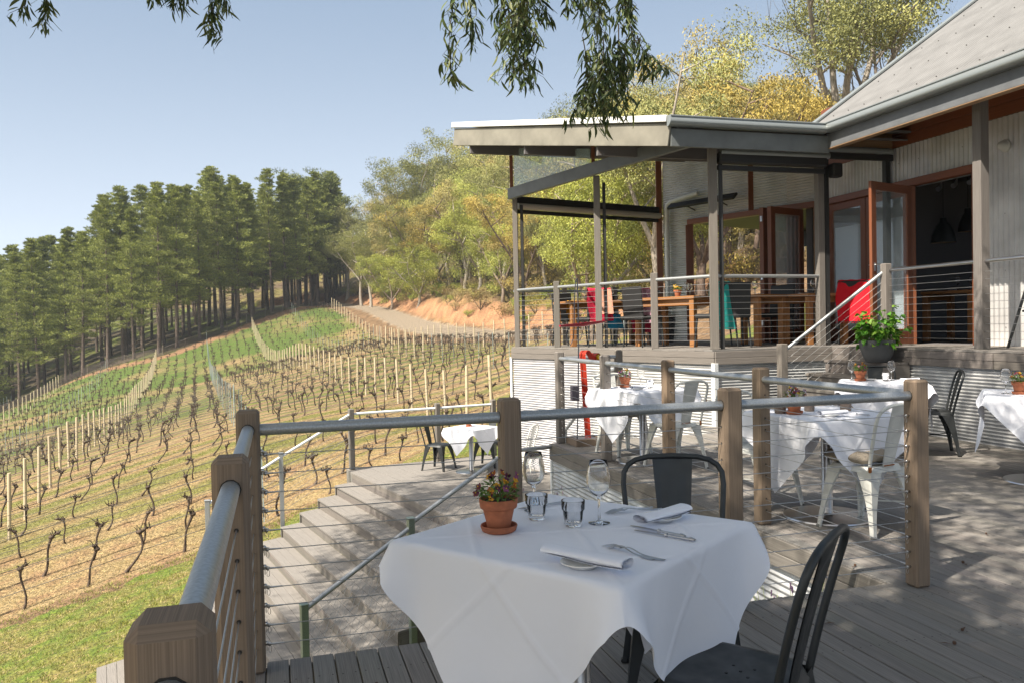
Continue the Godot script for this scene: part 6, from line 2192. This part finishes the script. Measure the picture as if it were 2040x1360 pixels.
func make_verandah_things() -> void:
	rng.seed = 83
	var D := DECK2
	var tables := [[Vector2(5.42, -13.22), 0.05, 1.55, 0.8, "long honey-coloured timber table at the far left of the verandah"], [Vector2(6.02, -11.62), -1.17, 1.2, 0.75, "honey-coloured timber table in the middle of the verandah, behind the rail post"], [Vector2(6.98, -11.12), -1.17, 0.8, 0.75, "timber table near the folded doors"], [Vector2(7.85, -10.75), 0.0, 0.72, 0.7, "timber table beside the red throw, under the door windows"], [Vector2(9.95, -10.1), 0.3, 0.8, 0.8, "timber table inside the dark doorway"]]
	var proto: Node3D
	for q in tables:
		var o := thing("timber_table", q[4], "table", Vector3(q[0].x, D, q[0].y), q[1])
		var mb := MB.new()
		mb.uo = Vector2(R(0, 5), R(0, 5))
		mb.box(Vector3(q[2], 0.045, q[3]), Vector3(0, 0.735, 0), 0, 0.005)
		mb.box(Vector3(q[2] - 0.16, 0.09, 0.025), Vector3(0, 0.665, q[3] * 0.5 - 0.06), 0, 0.002)
		mb.box(Vector3(q[2] - 0.16, 0.09, 0.025), Vector3(0, 0.665, -q[3] * 0.5 + 0.06), 0, 0.002)
		part("tabletop", mb, M.table_timber, o)
		for sx in [-1.0, 1.0]:
			for sz in [-1.0, 1.0]:
				var lg := MB.new()
				lg.uo = Vector2(R(0, 5), R(0, 5))
				lg.box(Vector3(0.085, 0.71, 0.085), Vector3(sx * (q[2] * 0.5 - 0.06), 0.355, sz * (q[3] * 0.5 - 0.06)), 1, 0.004)
				part("leg", lg, M.table_timber, o)
	# dark upholstered chairs
	var ch := thing("dining_chair", "black dining chair at the left end of the long verandah table", "chair", Vector3.ZERO)
	var s := MB.new()
	s.box(Vector3(0.44, 0.07, 0.44), Vector3(0, 0.45, 0), -1, 0.015)
	part("seat", s, M.black, ch)
	s = MB.new()
	s.box(Vector3(0.44, 0.50, 0.035), Vector3(0, 0.68, 0.215), 1, 0.012, Basis(Vector3.RIGHT, 0.1))
	part("backrest", s, M.black, ch)
	for sx in [-1.0, 1.0]:
		for sz in [-1.0, 1.0]:
			s = MB.new()
			s.tube([Vector3(sx * 0.19, 0.45, sz * 0.19), Vector3(sx * 0.215, 0.0, sz * 0.225)], [0.016, 0.012], 8)
			part("leg", s, M.gunmetal, ch)
	ch.position = Vector3(4.98, D, -13.72)
	ch.rotation.y = yaw(Vector2(0.3, 0.95))
	for q in [[Vector2(5.00, -12.62), Vector2(-0.1, -1), "black dining chair holding the pink and peach throws, near side of the long table"], [Vector2(5.72, -12.68), Vector2(0.0, -1), "black dining chair with the striped red throw, near side of the long table"], [Vector2(5.75, -13.80), Vector2(0, 1), "black dining chair on the far side of the long table"], [Vector2(6.18, -10.76), Vector2(-0.38, -0.92), "black dining chair under the teal throw"], [Vector2(6.55, -11.55), Vector2(-0.9, 0.3), "black dining chair between the verandah's two middle tables"], [Vector2(6.42, -10.72), Vector2(0.3, -0.95), "black dining chair with a square back beside the corner post"], [Vector2(7.55, -11.35), Vector2(-0.9, 0.35), "dark chair in front of the folded doors"], [Vector2(8.33, -10.47), Vector2(0.62, -0.78), "black dining chair under the red throw"], [Vector2(10.35, -9.75), Vector2(-0.8, -0.5), "dark chair inside the doorway"], [Vector2(5.48, -11.75), Vector2(0.92, -0.3), "black dining chair on the rail side of the middle verandah table"]]:
		dup(ch, Vector3(q[0].x, D, q[0].y), yaw(q[1]), q[2])
	throw_over("crimson throw hung over a black chair, half covered by a peach one", Vector3(4.98, D + 0.945, -12.36), 0.1, 0.40, 0.50, Color(0.62, 0.02, 0.07), Color(0.72, 0.38, 0.27), false)
	throw_over("red and mauve striped throw on the chair right of the peach throw", Vector3(5.72, D + 0.945, -12.42), 0.0, 0.34, 0.70, Color(0.45, 0.03, 0.08), Color(0.42, 0.25, 0.33), false)
	throw_over("teal knitted throw hanging over a black chair beside the corner post", Vector3(6.09, D + 0.945, -10.50), yaw(Vector2(-0.38, -0.92)), 0.40, 0.66, Color(0.02, 0.36, 0.33), Color(0.02, 0.36, 0.33), false)
	throw_over("bright red fringed throw over the chair behind the stair handrail", Vector3(8.20, D + 0.945, -10.30), -0.67, 0.44, 0.58, Color(0.72, 0.012, 0.03), Color(0.72, 0.012, 0.03), true)
	throw_over("blue throw low on a chair at the long verandah table", Vector3(5.26, D + 0.52, -12.45), 0.2, 0.3, 0.2, Color(0.02, 0.25, 0.45), Color(0.02, 0.25, 0.45), false)
	throw_over("mustard throw on a chair at the left end of the long table", Vector3(4.95, D + 0.78, -13.50), 0.2, 0.22, 0.45, Color(0.66, 0.33, 0.02), Color(0.66, 0.33, 0.02), false)
	# glasses on the verandah tables
	var n := 0
	for q in [Vector3(5.02, 0, -13.1), Vector3(5.5, 0, -13.05), Vector3(5.86, 0, -13.15), Vector3(6.02, 0, -11.35), Vector3(6.16, 0, -11.5), Vector3(6.95, 0, -10.95), Vector3(7.06, 0, -11.1), Vector3(7.72, 0, -10.6), Vector3(8.0, 0, -10.7), Vector3(9.8, 0, -10.0), Vector3(10.0, 0, -9.95)]:
		wine_glass(Vector3(q.x, D + 0.759, q.z), "small wine glass on a laid timber table of the verandah", "wine glasses on the verandah tables")
	for q in [Vector3(5.25, 0, -13.0), Vector3(5.66, 0, -13.0), Vector3(6.0, 0, -11.7), Vector3(7.0, 0, -10.9), Vector3(7.75, 0, -10.9), Vector3(9.9, 0, -10.2)]:
		plate(Vector3(q.x, D + 0.758, q.z), 0.07, "white side plate on a laid timber table of the verandah", "plates on the verandah tables")
	var yf := [Color(0.7, 0.5, 0.02), Color(0.6, 0.3, 0.02)]
	flower_pot(Vector3(5.82, D + 0.758, -11.25), 1.0, "small pot of yellow flowers on the middle verandah table", yf, 91, false)
	# fern by the drain pipe
	var fp := thing("potted_fern", "dark green fern in a pot by the drain pipe", "fern", Vector3(6.95, D, -13.9))
	var mb := MB.new()
	mb.lathe([Vector2(0, 0), Vector2(0.13, 0), Vector2(0.17, 0.5), Vector2(0.15, 0.5), Vector2(0.14, 0.45), Vector2(0, 0.45)], Vector3.ZERO, 20)
	part("pot", mb, M.planter_grey, fp)
	for i in 16:
		var fr := MB.new()
		var a := TAU * i / 16.0
		for k in 12:
			var t := k / 11.0
			var p := Vector3(cos(a) * 0.4 * t, 0.48 + 0.42 * sin(t * 1.9), sin(a) * 0.4 * t)
			fr.col = Color(0.03, 0.09, 0.02).lerp(Color(0.08, 0.18, 0.03), t)
			for sg in [-1.0, 1.0]:
				fr.leaf(p, Vector3(-sin(a) * sg + cos(a) * 0.4, 0.1, cos(a) * sg + sin(a) * 0.4).normalized(), Vector3(cos(a), 0, sin(a)), 0.13 * (1.1 - t), 0.02, 0.2)
		part("frond", fr, M.leaf, fp)
	# pendant lamps in the dark room
	for q in [[Vector3(10.5, 2.60, -11.0), 0.19, "black dome pendant lamp hanging lowest in the dark room"], [Vector3(11.6, 2.86, -12.0 + 0.4), 0.16, "second black pendant lamp, farther back in the dark room"]]:
		var o := thing("pendant_lamp", q[2], "pendant lamp", q[0])
		var l := MB.new()
		l.lathe([Vector2(q[1], 0.0), Vector2(q[1] * 0.92, 0.12), Vector2(q[1] * 0.6, 0.27), Vector2(0.06, 0.33), Vector2(0.05, 0.40), Vector2(0.0, 0.41)], Vector3.ZERO, 24)
		part("lamp_shade", l, M.gunmetal, o)
		var rim := MB.new()
		rim.col = Color(0.6, 0.5, 0.4)
		rim.lathe([Vector2(q[1] - 0.004, 0.002), Vector2(q[1] * 0.86, 0.12), Vector2(q[1] * 0.5, 0.26), Vector2(0.0, 0.27)], Vector3.ZERO, 24)
		part("lining", rim, M.plain, o)
		var cd := MB.new()
		cd.tube([Vector3(0, 0.40, 0), Vector3(0, 3.80 - q[0].y, 0)], 0.006, 6)
		part("cord", cd, M.black, o)
	# track spotlights
	var tr := thing("track_lights", "row of small spotlights on a pale beam in the dark room", "spotlights", Vector3(10.0, 3.42, -10.2))
	var tm := MB.new()
	tm.box(Vector3(0.06, 0.05, 1.6), Vector3(0, 0.1, 0), -1, 0.004)
	part("track", tm, M.white_trim, tr)
	for k in 3:
		var sp := MB.new()
		sp.tube([Vector3(0, 0.07, -0.3 + k * 0.3), Vector3(-0.03, -0.02, -0.3 + k * 0.3), Vector3(-0.09, -0.05, -0.28 + k * 0.3)], [0.01, 0.03, 0.04], 10)
		part("spotlight", sp, M.steel, tr)
	# picture on the back wall
	var pic := thing("framed_picture", "pale framed picture on the dark room's back wall", "picture", Vector3(14.80, 2.25, -11.2))
	var pm := MB.new()
	pm.box(Vector3(0.03, 0.5, 0.7), Vector3.ZERO, -1, 0.004)
	part("frame", pm, M.black, pic)
	pm = MB.new()
	pm.col = Color(0.35, 0.34, 0.33)
	pm.box(Vector3(0.01, 0.42, 0.62), Vector3(-0.02, 0, 0))
	part("print", pm, M.plain, pic)
	# the splayed steel stand at the right edge
	var es := thing("steel_stand", "splayed steel stand with a cross bar at the right edge of the verandah", "stand", Vector3(8.10, D, -6.90))
	for k in 2:
		var lg := MB.new()
		lg.tube([Vector3(0, 0, 0.25 - k * 0.9), Vector3(0.1, 1.25, -0.08 - k * 0.2)], 0.016, 8)
		part("leg", lg, M.gunmetal, es)
	var cb := MB.new()
	cb.tube([Vector3(0.035, 0.42, 0.14), Vector3(0.035, 0.42, -0.48)], 0.012, 8)
	part("cross_bar", cb, M.gunmetal, es)
# ---------- the gum tree that overhangs the deck ----------
func make_overhang() -> void:
	rng.seed = 111
	var o := thing("overhanging_gum", "gum tree over the deck whose drooping leafy sprays hang into the top of the picture", "gum tree")
	var wood := MB.new()
	wood.col = Color(0.30, 0.24, 0.19)
	wood.tube([Vector3(-3.6, -3.5, 2.6), Vector3(-3.3, 0.5, 2.3), Vector3(-2.9, 3.0, 1.6), Vector3(-2.4, 5.2, 0.4)], [0.34, 0.28, 0.24, 0.2], 10)
	part("trunk", wood, M.bark, o)
	var lm := MB.new()
	lm.col = Color(0.30, 0.24, 0.19)
	lm.tube([Vector3(-2.4, 5.2, 0.4), Vector3(-1.2, 6.4, -1.6), Vector3(0.6, 6.6, -3.8), Vector3(2.6, 6.0, -6.0)], [0.17, 0.13, 0.09, 0.04], 8)
	lm.tube([Vector3(-2.4, 5.2, 0.4), Vector3(-4.6, 6.5, -1.2), Vector3(-6.8, 7.0, -3.0)], [0.14, 0.1, 0.05], 8)
	lm.tube([Vector3(-2.7, 4.4, 1.0), Vector3(-3.6, 6.6, 2.6), Vector3(-5.2, 8.0, 3.2)], [0.14, 0.1, 0.05], 8)
	lm.tube([Vector3(-1.2, 6.4, -1.6), Vector3(-0.4, 5.9, -3.6), Vector3(0.2, 5.3, -5.6)], [0.08, 0.06, 0.03], 6)
	part("limb", lm, M.bark, o)
	# crown overhead that shades the deck
	var lf := MB.new()
	lf.col = Color(1, 1, 1)
	lf.leaf(Vector3.ZERO, Vector3(0, -1, 0), Vector3(1, 0, 0), 0.15, 0.026, 0.1)
	lf.leaf(Vector3(0.01, -0.02, 0.02), Vector3(0.4, -0.9, 0.1).normalized(), Vector3(0.3, 0, 0.9).normalized(), 0.14, 0.024, 0.1)
	lf.leaf(Vector3(-0.01, 0.0, -0.02), Vector3(-0.4, -0.8, -0.3).normalized(), Vector3(0.5, 0.1, -0.8).normalized(), 0.14, 0.026, 0.1)
	var leaf3 := lf.mesh()
	var tf: Array = []
	var cs: Array = []
	var sun := Vector3(-0.91, 1.28, 0.415)
	for k in 2000:
		# a clump somewhere up-sun of the decks
		var g := Vector3(R(-4.5, 8.8), 0, R(-13.2, 1.8))
		if k < 480: g = Vector3(R(-0.4, 2.9), 0, R(-3.9, -0.6))
		if g.x > 2.0 and g.x < 4.6 and g.z > -4.6 and g.z < -3.4 and rng.randf() < 0.75: continue
		if g.z < -6.5 and (g.x > 3.6 and g.z < -7.5 and g.x < 6.2 or g.x > 3.0 + (g.z + 13.0) * 0.1 and g.z < -9.6 or g.x < 1.75 - (13.2 + g.z) * 0.94): continue
		if g.z > -6.5 and g.x < -3.0: continue
		var t := R(4.0, 7.0)
		var c := g + sun * t
		if c.y < 4.6: continue
		var e := c - EYE
		var ahead := e.dot(Vector3(0.2741, 0, -0.9617))
		if ahead > 1.0 and e.y - 0.7 < ahead * 0.46: continue
		var rad := R(0.28, 0.62)
		for m in int(rad * 170.0):
			var dd := Vector3(rng.randfn(), rng.randfn() * 0.7, rng.randfn()) * rad * 0.5
			tf.append(Transform3D(Basis.from_euler(Vector3(R(-0.6, 0.6), R(0, TAU), R(-0.6, 0.6))).scaled(Vector3.ONE * R(0.8, 1.3)), c + dd))
			var b := R(0.7, 1.2)
			cs.append(Color(0.075 * b, 0.11 * b, 0.03 * b))
	many("crown", leaf3, M.tree_leaf, o, tf, cs)
	# the sprays that hang into view
	var kinds: Array = []
	for k in 4:
		var q := MB.new()
		q.col = [Color(0.060, 0.095, 0.026), Color(0.085, 0.125, 0.034), Color(0.11, 0.135, 0.036), Color(0.045, 0.08, 0.03)][k]
		q.grid(2, 5, func(u, w):
			var x: float = (u - 0.5) * 2.0
			var t: float = w
			var wid := 0.0105 * sin(PI * pow(t, 0.8)) + 0.0006
			return Vector3(x * wid + 0.010 * sin(t * 3.0) * (1.0 if k % 2 else -1.0), -t * 0.118, 0.003 * absf(x) + 0.012 * t * t), 1, 1, false)
		kinds.append(q.mesh())
	var tw := MB.new()
	tw.col = Color(0.10, 0.075, 0.05)
	var rest: Array = [[], [], [], []]
	var placed := 0
	# each spray: start and end in metres across, up and away from the eye, along the camera's level axes
	var fw := Vector3(0.2741, 0, -0.9617)
	var rt := Vector3(0.9617, 0, 0.2741)
	var sprays := [
		[-0.40, 3.05, -0.46, 2.02, 0.22, 30], [-0.22, 3.1, -0.36, 2.35, 0.2, 26],
		[0.02, 3.2, 0.06, 2.02, 0.34, 60], [0.15, 3.1, 0.20, 1.93, 0.30, 64], [-0.10, 3.1, -0.02, 2.30, 0.26, 44], [0.26, 3.1, 0.12, 2.2, 0.26, 44], [0.32, 3.1, 0.34, 2.45, 0.16, 26],
		[0.62, 3.2, 0.66, 2.25, 0.26, 40], [0.75, 3.2, 0.82, 2.2, 0.28, 46], [0.95, 3.2, 1.12, 2.25, 0.26, 44], [1.05, 3.2, 1.20, 2.05, 0.22, 36], [0.55, 3.1, 0.50, 2.50, 0.2, 22],
		[0.68, 2.5, 0.62, 1.78, 0.12, 14], [0.78, 2.4, 0.72, 1.66, 0.26, 40], [0.86, 2.4, 0.90, 1.62, 0.28, 46], [0.80, 2.3, 0.82, 1.55, 0.20, 30], [0.72, 2.3, 0.58, 1.72, 0.18, 24], [0.94, 2.3, 1.02, 1.70, 0.18, 24], [1.14, 2.4, 1.30, 2.0, 0.12, 16],
		[-2.55, 3.0, -2.50, 2.46, 0.18, 26], [-2.72, 3.0, -2.68, 2.60, 0.16, 20], [-2.85, 3.0, -2.90, 2.66, 0.16, 16], [-4.10, 3.0, -4.02, 2.60, 0.12, 14], [-4.22, 3.0, -4.25, 2.66, 0.1, 8], [-2.35, 3.0, -2.36, 2.55, 0.1, 10]]
	for s in sprays:
		var dep := 7.0 + R(-0.35, 0.35)
		var a: Vector3 = EYE + rt * s[0] + fw * dep + Vector3(0, s[1], 0)
		var b: Vector3 = EYE + rt * s[2] + fw * (dep + R(-0.2, 0.2)) + Vector3(0, s[3] + 0.1, 0)
		var p: Array = []
		for i in 7:
			var t := i / 6.0
			p.append(a.lerp(b, t) + rt * (0.05 * sin(t * 3.4 + s[0] * 9.0)) + fw * 0.04 * sin(t * 4.0))
		tw.tube(p, [0.006, 0.005, 0.0045, 0.004, 0.003, 0.0025, 0.0015], 5, false)
		for i in s[5] * 3:
			var t := R(0.15, 1.0)
			var k := mini(int(t * 6), 5)
			var q: Vector3 = p[k].lerp(p[k + 1], t * 6 - k)
			var ang := R(0, TAU)
			var off := (rt * cos(ang) + fw * sin(ang)) * R(0.0, s[4] * 0.55) * (0.5 + t * 0.6)
			var at: Vector3 = q + off + Vector3(0, -off.length() * R(0.1, 0.8), 0)
			if off.length() > 0.05: tw.tube([q, q.lerp(at, 0.5) + Vector3(0, 0.01, 0), at], 0.0013, 4, false)
			var bs := Basis.from_euler(Vector3(R(-0.75, 0.75), R(0, TAU), R(-0.75, 0.75))).scaled(Vector3.ONE * R(0.7, 1.25))
			var kk := rng.randi() % 4
			if placed < 300 and rng.randf() < 0.2:
				var l := part("leaf", kinds[kk], M.leaf, o)
				l.transform = Transform3D(bs, at)
				placed += 1
			else:
				rest[kk].append(Transform3D(bs, at))
	part("twig", tw, M.bark, o).set_meta("kind", "stuff")
	for k in 4: many("hanging_leaves", kinds[k], M.leaf, o, rest[k])
# ---------- everything ----------
func _ready() -> void:
	var cam := Camera3D.new()
	cam.name = "camera"
	add_child(cam)
	var pitch := 0.0203
	var roll := 0.0205
	var turn := 0.2776
	var f := Vector3(sin(turn) * cos(pitch), -sin(pitch), -cos(turn) * cos(pitch))
	var r0 := Vector3(cos(turn), 0, sin(turn))
	var u0 := r0.cross(f)
	var r := r0 * cos(roll) - u0 * sin(roll)
	var u := r0 * sin(roll) + u0 * cos(roll)
	cam.transform = Transform3D(Basis(r, u, -f), EYE)
	cam.fov = rad_to_deg(2.0 * atan(680.0 / 1638.4))
	cam.near = 0.05
	cam.far = 900.0
	cam.current = true
	var we := WorldEnvironment.new()
	we.name = "world"
	var env := Environment.new()
	env.background_mode = Environment.BG_SKY
	var sky := Sky.new()
	var sm := ProceduralSkyMaterial.new()
	sm.sky_top_color = Color(0.355, 0.435, 0.53)
	sm.sky_horizon_color = Color(0.725, 0.76, 0.80)
	sm.sky_curve = 0.17
	sm.sky_energy_multiplier = 1.0
	sm.ground_horizon_color = Color(0.6, 0.58, 0.5)
	sm.ground_bottom_color = Color(0.25, 0.22, 0.16)
	sm.sun_angle_max = 70.0
	sm.sun_curve = 0.6
	sky.sky_material = sm
	env.sky = sky
	env.tonemap_mode = Environment.TONE_MAPPER_LINEAR
	env.tonemap_exposure = 2.15
	env.sdfgi_enabled = true
	env.ssao_enabled = true
	env.ssil_enabled = true
	env.fog_enabled = true
	env.fog_density = 0.0003
	env.fog_light_color = Color(0.80, 0.85, 0.90)
	we.environment = env
	add_child(we)
	var sun := DirectionalLight3D.new()
	sun.name = "sun"
	sun.light_energy = 1.6
	sun.light_color = Color(1.0, 0.95, 0.88)
	sun.light_angular_distance = 0.5
	sun.shadow_enabled = true
	sun.transform = Transform3D(Basis.looking_at(Vector3(0.91, -1.28, -0.415).normalized(), Vector3.UP), Vector3(-20, 30, 10))
	add_child(sun)
	make_materials()
	make_ground()
	make_road_and_fence()
	make_forest()
	make_vineyard()
	make_grass()
	make_building()
	make_lower_landing()
	make_decks()
	make_rails()
	make_verandah_things()
	make_tables()
	make_planter()
	make_sculpture()
	lavender(Vector3(2.72, -1.0, -7.2), 0.62, "lavender bush against the retaining iron behind the wine glasses", 51)
	lavender(Vector3(2.60, -1.0, -7.8), 0.66, "second lavender bush in the garden bed, nearer the landing", 52)
	lavender(Vector3(2.78, -1.0, -6.5), 0.55, "lavender bush in the garden bed below the far black chair", 53)
	lavender(Vector3(2.35, -1.0, -8.3), 0.70, "lavender at the far corner of the garden bed beside the landing", 54)
	lavender(Vector3(2.72, -1.0, -4.9), 0.60, "lavender with dark spikes just behind the second post from the right", 55)
	lavender(Vector3(2.86, -1.0, -4.25), 0.86, "tall lavender with flower spikes between the last two front posts", 56)
	lavender(Vector3(1.35, -1.0, -4.4), 0.80, "yellow-green herb showing behind the near flower pot", 57)
	make_overhang()
	rng.seed = 205
	var nut := MB.new()
	nut.col = Color(0.09, 0.05, 0.03)
	nut.lathe([Vector2(0.0, 0.0), Vector2(0.006, 0.002), Vector2(0.0075, 0.008), Vector2(0.0055, 0.013), Vector2(0.003, 0.0125), Vector2(0.0, 0.010)], Vector3.ZERO, 8)
	nut.leaf(Vector3(0.006, 0.002, 0), Vector3(0.9, 0.15, 0.2).normalized(), Vector3(0, 0, 1), 0.05, 0.012, 0.1)
	var nm := nut.mesh()
	for i in 34:
		var q := Vector3(R(0.1, 5.4), 0.003, R(-5.5, -1.6))
		if q.x < 3.1: q.z = R(-3.4, -1.7)
		var o := solo("gum_nut", nm, M.plain, "fallen brown gum nut with a dry leaf on the grey deck boards", "gum nut", "gum nuts and dry leaves fallen on the deck")
		o.position = q
		o.rotation.y = R(0, TAU)
		o.scale = Vector3.ONE * R(0.7, 1.3)
